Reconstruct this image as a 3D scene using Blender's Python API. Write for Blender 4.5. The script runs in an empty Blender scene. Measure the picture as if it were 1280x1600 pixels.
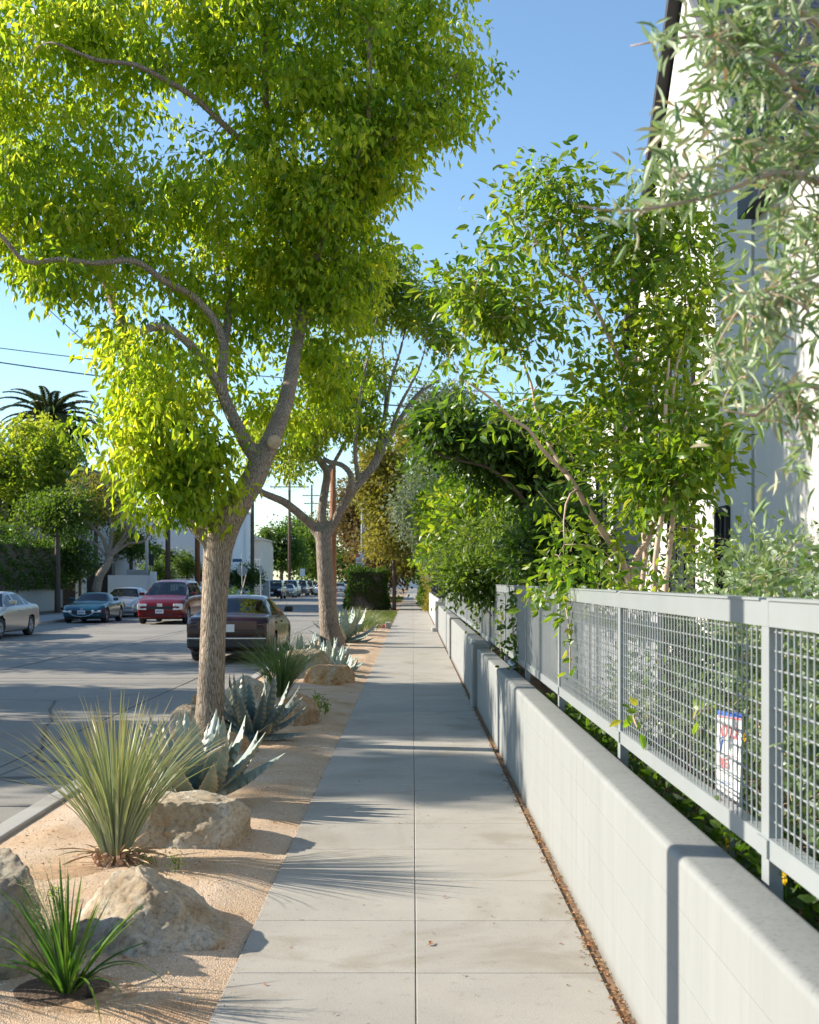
import bpy, bmesh, math, random
import numpy as np
from mathutils import Vector, Matrix, noise

random.seed(7); RNG = np.random.default_rng(7)
SC = bpy.context.scene
COL = SC.collection
R = math.radians

# ------------------------------------------------------------------ camera
F = 1900.0; VPX = 645.0; HZ = 907.0; EYE = 1.6
cam_d = bpy.data.cameras.new('camera'); cam = bpy.data.objects.new('camera', cam_d); COL.objects.link(cam)
cam.location = (0, 0, EYE); cam.rotation_euler = (R(90), 0, 0)
cam_d.sensor_fit = 'VERTICAL'; cam_d.sensor_height = 36; cam_d.sensor_width = 36
cam_d.lens = F/1600*36
cam_d.shift_x = -(VPX-640)/1600; cam_d.shift_y = (HZ-800)/1600
cam_d.clip_start = 0.05; cam_d.clip_end = 3000
cam_d.dof.use_dof = True; cam_d.dof.focus_distance = 9.5; cam_d.dof.aperture_fstop = 6.3
SC.camera = cam

# ------------------------------------------------------------------ light
SUN_EL = 27.0; SLOPE = 0.19                       # shadows run (1, -SLOPE)
sd = Vector((1, -SLOPE, 0)).normalized()          # shadow direction on the ground
w = bpy.data.worlds.new('World'); SC.world = w; w.use_nodes = True
nt = w.node_tree; nt.nodes.clear()
sky = nt.nodes.new('ShaderNodeTexSky'); sky.sky_type = 'NISHITA'; sky.sun_disc = False
sky.sun_elevation = R(SUN_EL)
to_sun = Vector((-sd.x, -sd.y, 0))
sky.sun_rotation = math.atan2(to_sun.x, to_sun.y)
sky.air_density = 1.0; sky.dust_density = 0.3; sky.ozone_density = 1.0
bg = nt.nodes.new('ShaderNodeBackground'); bg.inputs['Strength'].default_value = 0.108
wo = nt.nodes.new('ShaderNodeOutputWorld')
tnt = nt.nodes.new('ShaderNodeMixRGB'); tnt.blend_type = 'MULTIPLY'; tnt.inputs[0].default_value = 1; tnt.inputs[2].default_value = (0.90, 1.04, 1.12, 1)
nt.links.new(sky.outputs[0], tnt.inputs[1]); nt.links.new(tnt.outputs[0], bg.inputs[0]); nt.links.new(bg.outputs[0], wo.inputs[0])
sl = bpy.data.lights.new('sun', 'SUN'); sl.energy = 5.0; sl.angle = R(0.5); sl.color = (1.0, 0.92, 0.78)
so = bpy.data.objects.new('sun', sl); COL.objects.link(so)
ray = Vector((sd.x*math.cos(R(SUN_EL)), sd.y*math.cos(R(SUN_EL)), -math.sin(R(SUN_EL))))
so.rotation_euler = ray.to_track_quat('-Z', 'Y').to_euler()
SC.view_settings.view_transform = 'Standard'; SC.view_settings.look = 'None'
SC.view_settings.exposure = 1.0; SC.view_settings.gamma = 1.0

# ------------------------------------------------------------------ helpers
def P(px, py, Y): return Vector(((px-VPX)*Y/F, Y, EYE-(py-HZ)*Y/F))
def G(px, py, z=0.0):
    Y = (EYE-z)*F/(py-HZ); return Vector(((px-VPX)*Y/F, Y, z))

def tag(o, label=None, cat=None, group=None, kind=None):
    if label: o['label'] = label
    if cat: o['category'] = cat
    if group: o['group'] = group
    if kind: o['kind'] = kind
    return o
def thing(name, label, cat, loc=(0, 0, 0), rz=0.0, group=None):
    o = bpy.data.objects.new(name, None); COL.objects.link(o); o.empty_display_size = 0.2
    o.location = loc; o.rotation_euler = (0, 0, rz)
    return tag(o, label, cat, group)
def dup(root, loc, rz=0.0, label=None, group=None, sc=1.0, mats=None):
    r = root.copy(); COL.objects.link(r); r.location = loc; r.rotation_euler = (0, 0, rz)
    r.scale = (sc, sc, sc) if not hasattr(sc, '__len__') else sc
    if label: r['label'] = label
    if group: r['group'] = group
    for ch in list(root.children):
        c = ch.copy(); COL.objects.link(c); c.parent = r
        for g in list(ch.children):
            d = g.copy(); COL.objects.link(d); d.parent = c
    return r
def bbox_base(pts): return Vector((sum(p[0] for p in pts)/len(pts), sum(p[1] for p in pts)/len(pts), min(p[2] for p in pts)))

class MB:
    def __init__(s): s.v = []; s.f = []; s.m = []; s.n = 0
    def add(s, vs, fs, mi=0):
        b = s.n; s.v.extend([tuple(v) for v in vs]); s.n += len(vs)
        for f in fs: s.f.append(tuple(b+i for i in f)); s.m.append(mi)
    def box(s, a, b, mi=0):
        x0, y0, z0 = a; x1, y1, z1 = b
        s.add([(x0,y0,z0),(x1,y0,z0),(x1,y1,z0),(x0,y1,z0),(x0,y0,z1),(x1,y0,z1),(x1,y1,z1),(x0,y1,z1)],
              [(0,3,2,1),(4,5,6,7),(0,1,5,4),(1,2,6,5),(2,3,7,6),(3,0,4,7)], mi)
    def bar(s, p, q, r, n=4, r2=None, mi=0, cap=True, rot=0.785):
        p = Vector(p); q = Vector(q); d = (q-p)
        if d.length < 1e-6: return
        d.normalize(); u = d.cross(Vector((0,0,1)))
        if u.length < 0.05: u = d.cross(Vector((1,0,0)))
        u.normalize(); w_ = d.cross(u); r2 = r if r2 is None else r2
        vs = [];
        for (c, rr) in ((p, r), (q, r2)):
            for i in range(n):
                a = 2*math.pi*i/n+rot; vs.append(c+u*math.cos(a)*rr+w_*math.sin(a)*rr)
        fs = [(i, (i+1) % n, n+(i+1) % n, n+i) for i in range(n)]
        if cap: fs += [tuple(range(n))[::-1], tuple(range(n, 2*n))]
        s.add(vs, fs, mi)
    def tube(s, pts, rad, n=8, mi=0, jit=0.0, notch=None):
        pts = [Vector(p) for p in pts]; m = len(pts)
        if m < 2: return
        u = None; vs = []
        for i in range(m):
            d = (pts[min(i+1, m-1)]-pts[max(i-1, 0)]).normalized()
            if u is None:
                u = d.cross(Vector((0.3, 1, 0.1)))
                if u.length < 0.05: u = d.cross(Vector((1, 0, 0)))
            u = (u-d*u.dot(d)).normalized(); v_ = d.cross(u)
            for k in range(n):
                a = 2*math.pi*k/n; rr = rad[i]*(1+(random.uniform(-jit, jit) if jit else 0))
                vs.append(pts[i]+u*math.cos(a)*rr+v_*math.sin(a)*rr)
        fs = []
        for i in range(m-1):
            for k in range(n):
                k2 = (k+1) % n
                fs.append((i*n+k, i*n+k2, (i+1)*n+k2, (i+1)*n+k))
        fs += [tuple(range(n))[::-1], tuple(range((m-1)*n, m*n))]
        s.add(vs, fs, mi)
    def lathe(s, prof, c=(0,0,0), n=24, axis='z', mi=0):
        c = Vector(c); vs = []
        for (r, h) in prof:
            for k in range(n):
                a = 2*math.pi*k/n; x, y = r*math.cos(a), r*math.sin(a)
                vs.append(c+(Vector((x, y, h)) if axis == 'z' else Vector((h, x, y))))
        fs = []
        for i in range(len(prof)-1):
            for k in range(n):
                k2 = (k+1) % n; fs.append((i*n+k, i*n+k2, (i+1)*n+k2, (i+1)*n+k))
        s.add(vs, fs, mi)
    def prism(s, poly, y0, y1, mi=0, axis='y'):
        n = len(poly)
        def mk(a, b, t):
            return (a, t, b) if axis == 'y' else ((t, a, b) if axis == 'x' else (a, b, t))
        vs = [mk(a, b, y0) for a, b in poly]+[mk(a, b, y1) for a, b in poly]
        fs = [tuple(range(n)), tuple(range(2*n-1, n-1, -1))]
        fs += [(i, n+i, n+(i+1) % n, (i+1) % n) for i in range(n)]
        s.add(vs, fs, mi)
    def build(s, name, mat, parent=None, smooth=False, fix=False):
        me = bpy.data.meshes.new(name); me.from_pydata(s.v, [], s.f)
        for m_ in (mat if isinstance(mat, (list, tuple)) else [mat]): me.materials.append(m_)
        if any(s.m): me.polygons.foreach_set('material_index', s.m)
        if smooth: me.polygons.foreach_set('use_smooth', [True]*len(me.polygons))
        if fix:
            b = bmesh.new(); b.from_mesh(me); bmesh.ops.recalc_face_normals(b, faces=b.faces); b.to_mesh(me); b.free()
        me.update()
        o = bpy.data.objects.new(name, me); COL.objects.link(o)
        if parent: o.parent = parent
        return o
def bevel(o, wd=0.01, seg=2):
    m = o.modifiers.new('bevel', 'BEVEL'); m.width = wd; m.segments = seg; m.limit_method = 'ANGLE'; return o
def local(o, root):   # parented mesh authored in world coordinates under an un-rotated root
    o.parent = root; o.location = -Vector(root.location); return o

def np_mesh(name, V, T, mat, attrs=None, parent=None, smooth=False):
    me = bpy.data.meshes.new(name); V = np.asarray(V, dtype=np.float32); T = np.asarray(T, dtype=np.int32)
    me.vertices.add(len(V)); me.vertices.foreach_set('co', V.ravel())
    k = T.shape[1]
    me.loops.add(T.size); me.loops.foreach_set('vertex_index', T.ravel())
    me.polygons.add(len(T)); me.polygons.foreach_set('loop_start', np.arange(0, T.size, k, dtype=np.int32))
    me.update(calc_edges=True)
    me.polygons.foreach_set('use_smooth', np.full(len(T), bool(smooth)))
    for an, av in (attrs or {}).items():
        a = me.attributes.new(an, 'FLOAT', 'POINT'); a.data.foreach_set('value', np.asarray(av, dtype=np.float32))
    for m_ in (mat if isinstance(mat, (list, tuple)) else [mat]): me.materials.append(m_)
    o = bpy.data.objects.new(name, me); COL.objects.link(o)
    if parent: o.parent = parent
    return o

# ------------------------------------------------------------------ materials
MATS = {}
def newmat(name):
    m = bpy.data.materials.new(name); m.use_nodes = True; MATS[name] = m
    return m, m.node_tree, m.node_tree.nodes['Principled BSDF'], m.node_tree.nodes['Material Output']
def N(t, typ, **kw):
    n = t.nodes.new(typ)
    for k, v in kw.items():
        if k in n.inputs: n.inputs[k].default_value = v
        else: setattr(n, k, v)
    return n
def ramp(t, fac, stops):
    r = t.nodes.new('ShaderNodeValToRGB'); e = r.color_ramp.elements
    while len(e) < len(stops): e.new(0.5)
    for i, (p, c) in enumerate(stops):
        e[i].position = p; e[i].color = (c[0], c[1], c[2], 1)
    t.links.new(fac, r.inputs[0]); return r.outputs[0]
def bump(t, bs, h, s=0.3, d=0.02):
    b = t.nodes.new('ShaderNodeBump'); b.inputs['Strength'].default_value = s; b.inputs['Distance'].default_value = d
    t.links.new(h, b.inputs['Height']); t.links.new(b.outputs[0], bs.inputs['Normal']); return b
def plain(name, c, rough=0.6, metal=0.0, var=0.12, scale=6.0, bmp=0.0, coat=0.0, bscale=40, bd=0.005):
    m, t, bs, o = newmat(name)
    tc = N(t, 'ShaderNodeTexCoord'); n = N(t, 'ShaderNodeTexNoise', Scale=scale, Detail=6.0, Roughness=0.6)
    t.links.new(tc.outputs['Object'], n.inputs['Vector'])
    lo = tuple(x*(1-var) for x in c); hi = tuple(min(1, x*(1+var)) for x in c)
    t.links.new(ramp(t, n.outputs['Fac'], [(0.3, lo), (0.7, hi)]), bs.inputs['Base Color'])
    bs.inputs['Roughness'].default_value = rough; bs.inputs['Metallic'].default_value = metal
    if coat: bs.inputs['Coat Weight'].default_value = coat; bs.inputs['Coat Roughness'].default_value = 0.06
    if bmp:
        n2 = N(t, 'ShaderNodeTexNoise', Scale=float(bscale), Detail=5.0)
        t.links.new(tc.outputs['Object'], n2.inputs['Vector']); bump(t, bs, n2.outputs['Fac'], bmp, bd)
    return m
def leafmat(name, cols, trans, tw=0.45, rough=0.45, spec=0.4):
    m, t, bs, o = newmat(name)
    a = N(t, 'ShaderNodeAttribute', attribute_name='rnd')
    n = len(cols); c = ramp(t, a.outputs['Fac'], [((i+0.0)/(n-1), x) for i, x in enumerate(cols)])
    t.links.new(c, bs.inputs['Base Color']); bs.inputs['Roughness'].default_value = rough
    bs.inputs['Specular IOR Level'].default_value = spec
    tr = N(t, 'ShaderNodeBsdfTranslucent'); mx = N(t, 'ShaderNodeMixShader'); mx.inputs[0].default_value = tw
    t.links.new(ramp(t, a.outputs['Fac'], [((i+0.0)/(len(trans)-1), x) for i, x in enumerate(trans)]), tr.inputs[0])
    t.links.new(bs.outputs[0], mx.inputs[1]); t.links.new(tr.outputs[0], mx.inputs[2]); t.links.new(mx.outputs[0], o.inputs[0])
    return m

def m_asphalt():
    m, t, bs, o = newmat('road_surface'); tc = N(t, 'ShaderNodeTexCoord')
    n1 = N(t, 'ShaderNodeTexNoise', Scale=0.35, Detail=8.0, Roughness=0.65); n2 = N(t, 'ShaderNodeTexNoise', Scale=90.0, Detail=3.0)
    t.links.new(tc.outputs['Object'], n1.inputs['Vector']); t.links.new(tc.outputs['Object'], n2.inputs['Vector'])
    c1 = ramp(t, n1.outputs['Fac'], [(0.3, (0.20, 0.18, 0.155)), (0.55, (0.27, 0.245, 0.21)), (0.8, (0.31, 0.28, 0.235))])
    c2 = ramp(t, n2.outputs['Fac'], [(0.3, (0.75, 0.75, 0.75)), (0.7, (1.1, 1.1, 1.1))])
    mx = N(t, 'ShaderNodeMix', data_type='RGBA', blend_type='MULTIPLY'); mx.inputs[0].default_value = 1
    t.links.new(c1, mx.inputs[6]); t.links.new(c2, mx.inputs[7])
    # cracks
    vo = N(t, 'ShaderNodeTexVoronoi', Scale=0.16, feature='DISTANCE_TO_EDGE'); n3 = N(t, 'ShaderNodeTexNoise', Scale=1.2, Detail=4.0)
    ad = N(t, 'ShaderNodeMixRGB'); ad.inputs[0].default_value = 0.12
    t.links.new(tc.outputs['Object'], n3.inputs['Vector']); t.links.new(tc.outputs['Object'], ad.inputs[1]); t.links.new(n3.outputs['Color'], ad.inputs[2])
    t.links.new(ad.outputs[0], vo.inputs['Vector'])
    ck = ramp(t, vo.outputs[0], [(0.0, (0.25, 0.25, 0.25)), (0.0035, (1, 1, 1))])
    mx2 = N(t, 'ShaderNodeMix', data_type='RGBA', blend_type='MULTIPLY'); mx2.inputs[0].default_value = 1
    t.links.new(mx.outputs[2], mx2.inputs[6]); t.links.new(ck, mx2.inputs[7])
    t.links.new(mx2.outputs[2], bs.inputs['Base Color']); bs.inputs['Roughness'].default_value = 0.85
    bump(t, bs, n2.outputs['Fac'], 0.35, 0.004); return m
def m_concrete(name, a, b, slab=True):
    m, t, bs, o = newmat(name); tc = N(t, 'ShaderNodeTexCoord')
    n1 = N(t, 'ShaderNodeTexNoise', Scale=1.3, Detail=9.0, Roughness=0.62); n2 = N(t, 'ShaderNodeTexNoise', Scale=160.0, Detail=2.0)
    n4 = N(t, 'ShaderNodeTexNoise', Scale=14.0, Detail=4.0, Roughness=0.7)
    for n in (n1, n2, n4): t.links.new(tc.outputs['Object'], n.inputs['Vector'])
    c1 = ramp(t, n1.outputs['Fac'], [(0.28, a), (0.72, b)])
    c2 = ramp(t, n2.outputs['Fac'], [(0.32, (0.80, 0.79, 0.78)), (0.5, (1, 1, 1)), (0.75, (1.08, 1.08, 1.08))])
    c4 = ramp(t, n4.outputs['Fac'], [(0.30, (0.82, 0.80, 0.78)), (0.42, (1, 1, 1)), (0.72, (1.0, 1.0, 1.0)), (0.80, (1.1, 1.1, 1.1))])
    mx = N(t, 'ShaderNodeMix', data_type='RGBA', blend_type='MULTIPLY'); mx.inputs[0].default_value = 1
    t.links.new(c1, mx.inputs[6]); t.links.new(c2, mx.inputs[7])
    mb = N(t, 'ShaderNodeMix', data_type='RGBA', blend_type='MULTIPLY'); mb.inputs[0].default_value = 1
    t.links.new(mx.outputs[2], mb.inputs[6]); t.links.new(c4, mb.inputs[7]); out = mb.outputs[2]
    vs_ = N(t, 'ShaderNodeTexVoronoi', Scale=2.6); t.links.new(tc.outputs['Object'], vs_.inputs['Vector'])
    gm = ramp(t, vs_.outputs['Distance'], [(0.0, (0.62, 0.60, 0.57)), (0.035, (0.70, 0.68, 0.66)), (0.05, (1, 1, 1))])
    m7 = N(t, 'ShaderNodeMix', data_type='RGBA', blend_type='MULTIPLY'); m7.inputs[0].default_value = 0.8; t.links.new(out, m7.inputs[6]); t.links.new(gm, m7.inputs[7])
    n6 = N(t, 'ShaderNodeTexNoise', Scale=0.9, Detail=5.0, Roughness=0.55, Distortion=1.2); mp_ = N(t, 'ShaderNodeMapping'); mp_.inputs['Location'].default_value = (4.3, 7.7, 0); t.links.new(tc.outputs['Object'], mp_.inputs[0]); t.links.new(mp_.outputs[0], n6.inputs['Vector'])
    st_ = ramp(t, n6.outputs['Fac'], [(0.36, (0.84, 0.81, 0.76)), (0.46, (1, 1, 1)), (0.62, (1, 1, 1)), (0.7, (1.05, 1.04, 1.02))])
    m8 = N(t, 'ShaderNodeMix', data_type='RGBA', blend_type='MULTIPLY'); m8.inputs[0].default_value = 1; t.links.new(m7.outputs[2], m8.inputs[6]); t.links.new(st_, m8.inputs[7]); out = m8.outputs[2]
    if slab:
        at = N(t, 'ShaderNodeAttribute', attribute_name='rnd')
        c3 = ramp(t, at.outputs['Fac'], [(0, (0.97, 0.97, 0.97)), (1, (1.02, 1.02, 1.01))])
        m3 = N(t, 'ShaderNodeMix', data_type='RGBA', blend_type='MULTIPLY'); m3.inputs[0].default_value = 1
        t.links.new(out, m3.inputs[6]); t.links.new(c3, m3.inputs[7]); out = m3.outputs[2]
    t.links.new(out, bs.inputs['Base Color']); bs.inputs['Roughness'].default_value = 0.85
    bump(t, bs, n2.outputs['Fac'], 0.25, 0.003); return m
def m_gravel():
    m, t, bs, o = newmat('decomposed_granite'); tc = N(t, 'ShaderNodeTexCoord')
    n1 = N(t, 'ShaderNodeTexNoise', Scale=1.6, Detail=8.0, Roughness=0.6); v = N(t, 'ShaderNodeTexVoronoi', Scale=150.0)
    n3 = N(t, 'ShaderNodeTexNoise', Scale=45.0, Detail=6.0, Roughness=0.75)
    for n in (n1, v, n3): t.links.new(tc.outputs['Object'], n.inputs['Vector'])
    c1 = ramp(t, n1.outputs['Fac'], [(0.28, (0.42, 0.24, 0.12)), (0.42, (0.53, 0.36, 0.22)), (0.66, (0.60, 0.46, 0.335))])
    c2 = ramp(t, v.outputs['Color'], [(0.0, (0.62, 0.60, 0.58)), (0.45, (0.95, 0.94, 0.92)), (1.0, (1.2, 1.2, 1.2))])
    mx = N(t, 'ShaderNodeMix', data_type='RGBA', blend_type='MULTIPLY'); mx.inputs[0].default_value = 1
    t.links.new(c1, mx.inputs[6]); t.links.new(c2, mx.inputs[7]); t.links.new(mx.outputs[2], bs.inputs['Base Color'])
    bs.inputs['Roughness'].default_value = 0.95
    ad = N(t, 'ShaderNodeMath', operation='ADD'); t.links.new(v.outputs['Distance'], ad.inputs[0]); t.links.new(n3.outputs['Fac'], ad.inputs[1])
    bump(t, bs, ad.outputs[0], 0.7, 0.008); return m
def m_bark(name, stops, zs=0.22, sc=42.0, bs_=0.9, bd=0.02):
    m, t, bs, o = newmat(name); tc = N(t, 'ShaderNodeTexCoord'); mp = N(t, 'ShaderNodeMapping'); mp.inputs['Scale'].default_value = (1, 1, zs)
    t.links.new(tc.outputs['Object'], mp.inputs[0])
    nn = N(t, 'ShaderNodeTexNoise', Scale=6.0, Detail=4.0); t.links.new(mp.outputs[0], nn.inputs['Vector'])
    mixv = N(t, 'ShaderNodeMixRGB'); mixv.inputs[0].default_value = 0.06; t.links.new(mp.outputs[0], mixv.inputs[1]); t.links.new(nn.outputs['Color'], mixv.inputs[2])
    v = N(t, 'ShaderNodeTexVoronoi', Scale=sc, feature='DISTANCE_TO_EDGE'); t.links.new(mixv.outputs[0], v.inputs['Vector'])
    n2 = N(t, 'ShaderNodeTexNoise', Scale=sc*1.5, Detail=7.0, Roughness=0.7); t.links.new(mp.outputs[0], n2.inputs['Vector'])
    n1 = N(t, 'ShaderNodeTexNoise', Scale=2.5, Detail=5.0); t.links.new(tc.outputs['Object'], n1.inputs['Vector'])
    sm = N(t, 'ShaderNodeMath', operation='MULTIPLY_ADD'); t.links.new(v.outputs[0], sm.inputs[0]); sm.inputs[1].default_value = 1.5; t.links.new(n2.outputs['Fac'], sm.inputs[2])
    c1 = ramp(t, sm.outputs[0], stops)
    c2 = ramp(t, n1.outputs['Fac'], [(0.3, (0.8, 0.78, 0.76)), (0.7, (1.1, 1.08, 1.05))])
    mx = N(t, 'ShaderNodeMix', data_type='RGBA', blend_type='MULTIPLY'); mx.inputs[0].default_value = 1
    t.links.new(c1, mx.inputs[6]); t.links.new(c2, mx.inputs[7]); t.links.new(mx.outputs[2], bs.inputs['Base Color'])
    bs.inputs['Roughness'].default_value = 0.9; bump(t, bs, sm.outputs[0], bs_, bd); return m
def m_rock(name, cols, sc=3.0):
    m, t, bs, o = newmat(name); tc = N(t, 'ShaderNodeTexCoord')
    n1 = N(t, 'ShaderNodeTexNoise', Scale=sc, Detail=10.0, Roughness=0.68, Distortion=0.6); n2 = N(t, 'ShaderNodeTexNoise', Scale=38.0, Detail=8.0, Roughness=0.75)
    v = N(t, 'ShaderNodeTexVoronoi', Scale=22.0)
    for n in (n1, n2, v): t.links.new(tc.outputs['Object'], n.inputs['Vector'])
    c1 = ramp(t, n1.outputs['Fac'], cols)
    c2 = ramp(t, n2.outputs['Fac'], [(0.34, (0.42, 0.40, 0.37)), (0.48, (0.92, 0.92, 0.92)), (0.7, (1.2, 1.18, 1.15))])
    mx = N(t, 'ShaderNodeMix', data_type='RGBA', blend_type='MULTIPLY'); mx.inputs[0].default_value = 1
    t.links.new(c1, mx.inputs[6]); t.links.new(c2, mx.inputs[7]); t.links.new(mx.outputs[2], bs.inputs['Base Color'])
    bs.inputs['Roughness'].default_value = 0.92
    a = N(t, 'ShaderNodeMath', operation='ADD'); t.links.new(n1.outputs['Fac'], a.inputs[0]); t.links.new(n2.outputs['Fac'], a.inputs[1])
    bump(t, bs, a.outputs[0], 0.8, 0.025); return m
def m_blockwall(name, c, joint=0.12):
    m, t, bs, o = newmat(name); tc = N(t, 'ShaderNodeTexCoord')
    sp = N(t, 'ShaderNodeSeparateXYZ'); cb = N(t, 'ShaderNodeCombineXYZ'); t.links.new(tc.outputs['Object'], sp.inputs[0])
    t.links.new(sp.outputs['Y'], cb.inputs['X']); t.links.new(sp.outputs['Z'], cb.inputs['Y'])
    br = N(t, 'ShaderNodeTexBrick', Scale=1.0); br.inputs['Brick Width'].default_value = 0.4; br.inputs['Row Height'].default_value = 0.2
    br.inputs['Mortar Size'].default_value = 0.004; br.inputs['Mortar Smooth'].default_value = 0.6
    br.inputs['Color1'].default_value = (1, 1, 1, 1); br.inputs['Color2'].default_value = (0.97, 0.97, 0.97, 1); br.inputs['Mortar'].default_value = (0.93, 0.93, 0.93, 1)
    t.links.new(cb.outputs[0], br.inputs['Vector'])
    n1 = N(t, 'ShaderNodeTexNoise', Scale=2.2, Detail=8.0, Roughness=0.6); n2 = N(t, 'ShaderNodeTexNoise', Scale=70.0, Detail=5.0)
    mp = N(t, 'ShaderNodeMapping'); mp.inputs['Scale'].default_value = (1, 3.0, 0.35); t.links.new(tc.outputs['Object'], mp.inputs[0])
    for n in (n2,): t.links.new(tc.outputs['Object'], n.inputs['Vector'])
    t.links.new(mp.outputs[0], n1.inputs['Vector'])
    c1 = ramp(t, n1.outputs['Fac'], [(0.25, tuple(x*0.90 for x in c)), (0.6, c)])
    mx = N(t, 'ShaderNodeMix', data_type='RGBA', blend_type='MULTIPLY'); mx.inputs[0].default_value = 1
    t.links.new(c1, mx.inputs[6]); t.links.new(br.outputs['Color'], mx.inputs[7])
    # grime on the flat top of the wall and along the foot
    zr = ramp(t, sp.outputs['Z'], [(0.0, (0.72, 0.66, 0.58)), (0.05, (1, 1, 1))])
    mz = N(t, 'ShaderNodeMix', data_type='RGBA', blend_type='MULTIPLY'); mz.inputs[0].default_value = 0.8
    t.links.new(mx.outputs[2], mz.inputs[6]); t.links.new(zr, mz.inputs[7])
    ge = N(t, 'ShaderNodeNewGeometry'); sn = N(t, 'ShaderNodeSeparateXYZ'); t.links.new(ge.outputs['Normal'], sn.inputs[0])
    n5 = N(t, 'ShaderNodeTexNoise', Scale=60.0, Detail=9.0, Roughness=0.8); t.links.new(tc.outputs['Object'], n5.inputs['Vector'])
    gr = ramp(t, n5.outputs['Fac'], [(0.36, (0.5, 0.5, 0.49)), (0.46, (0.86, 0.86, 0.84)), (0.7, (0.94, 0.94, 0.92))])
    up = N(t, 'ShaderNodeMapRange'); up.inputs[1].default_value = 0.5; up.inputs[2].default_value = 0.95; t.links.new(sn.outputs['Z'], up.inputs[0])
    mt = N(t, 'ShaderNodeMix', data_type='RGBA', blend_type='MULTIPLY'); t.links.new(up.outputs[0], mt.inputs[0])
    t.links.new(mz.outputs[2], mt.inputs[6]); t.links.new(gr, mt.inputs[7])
    md = N(t, 'ShaderNodeMapping'); md.inputs['Scale'].default_value = (1, 14.0, 0.7); t.links.new(tc.outputs['Object'], md.inputs[0]); nd = N(t, 'ShaderNodeTexNoise', Scale=1.5, Detail=6.0, Roughness=0.65); t.links.new(md.outputs[0], nd.inputs['Vector'])
    dr_ = ramp(t, nd.outputs['Fac'], [(0.30, (0.80, 0.79, 0.76)), (0.42, (1, 1, 1))])
    m9 = N(t, 'ShaderNodeMix', data_type='RGBA', blend_type='MULTIPLY'); m9.inputs[0].default_value = 0.7; t.links.new(mt.outputs[2], m9.inputs[6]); t.links.new(dr_, m9.inputs[7])
    vc = N(t, 'ShaderNodeTexVoronoi', Scale=0.35, feature='DISTANCE_TO_EDGE'); ncx = N(t, 'ShaderNodeTexNoise', Scale=5.0, Detail=6.0); mxc = N(t, 'ShaderNodeMixRGB'); mxc.inputs[0].default_value = 0.10
    t.links.new(tc.outputs['Object'], ncx.inputs['Vector']); t.links.new(tc.outputs['Object'], mxc.inputs[1]); t.links.new(ncx.outputs['Color'], mxc.inputs[2]); t.links.new(mxc.outputs[0], vc.inputs['Vector'])
    cr_ = ramp(t, vc.outputs[0], [(0.0, (0.45, 0.44, 0.42)), (0.0015, (1, 1, 1))]); m10 = N(t, 'ShaderNodeMix', data_type='RGBA', blend_type='MULTIPLY'); m10.inputs[0].default_value = 0.28; t.links.new(m9.outputs[2], m10.inputs[6]); t.links.new(cr_, m10.inputs[7])
    t.links.new(m10.outputs[2], bs.inputs['Base Color']); bs.inputs['Roughness'].default_value = 0.75
    ad = N(t, 'ShaderNodeMath', operation='MULTIPLY_ADD'); t.links.new(n2.outputs['Fac'], ad.inputs[0]); ad.inputs[1].default_value = 0.25
    t.links.new(br.outputs['Fac'], ad.inputs[2])
    b = bump(t, bs, ad.outputs[0], 0.35, 0.004); b.invert = True
    return m
def m_paint(name, c, rough=0.3, dust=0.0, metal=0.35):
    m, t, bs, o = newmat(name); tc = N(t, 'ShaderNodeTexCoord'); n = N(t, 'ShaderNodeTexNoise', Scale=3.0, Detail=8.0, Roughness=0.7)
    t.links.new(tc.outputs['Object'], n.inputs['Vector'])
    d = (0.32, 0.26, 0.20)
    t.links.new(ramp(t, n.outputs['Fac'], [(0.35, c), (0.7, tuple(a*(1-dust)+b*dust for a, b in zip(c, d)))]), bs.inputs['Base Color'])
    bs.inputs['Roughness'].default_value = rough; bs.inputs['Metallic'].default_value = metal
    bs.inputs['Specular IOR Level'].default_value = 0.25; bs.inputs['Coat Weight'].default_value = 0.45*(1-dust); bs.inputs['Coat IOR'].default_value = 1.35; bs.inputs['Coat Roughness'].default_value = 0.05+dust*0.3; return m
def m_glass(name, tint=(0.45, 0.55, 0.52), k=0.6):
    m, t, bs, o = newmat(name); t.nodes.remove(bs)
    tr = N(t, 'ShaderNodeBsdfTransparent'); tr.inputs[0].default_value = (*tint, 1); gl = N(t, 'ShaderNodeBsdfGlossy'); gl.inputs['Roughness'].default_value = 0.03
    fr = N(t, 'ShaderNodeFresnel'); fr.inputs[0].default_value = 1.6; mt = N(t, 'ShaderNodeMath', operation='MULTIPLY_ADD'); t.links.new(fr.outputs[0], mt.inputs[0]); mt.inputs[1].default_value = 0.9; mt.inputs[2].default_value = 0.03
    mx = N(t, 'ShaderNodeMixShader'); t.links.new(mt.outputs[0], mx.inputs[0]); t.links.new(tr.outputs[0], mx.inputs[1]); t.links.new(gl.outputs[0], mx.inputs[2]); t.links.new(mx.outputs[0], o.inputs[0]); return m
def m_siding(name, c, sc=6.0):
    m, t, bs, o = newmat(name); tc = N(t, 'ShaderNodeTexCoord'); wv = N(t, 'ShaderNodeTexWave', Scale=sc, bands_direction='Y', wave_profile='SAW')
    t.links.new(tc.outputs['Object'], wv.inputs['Vector']); bs.inputs['Base Color'].default_value = (*c, 1); bs.inputs['Roughness'].default_value = 0.7
    bump(t, bs, wv.outputs['Fac'], 0.5, 0.02); return m
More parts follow.
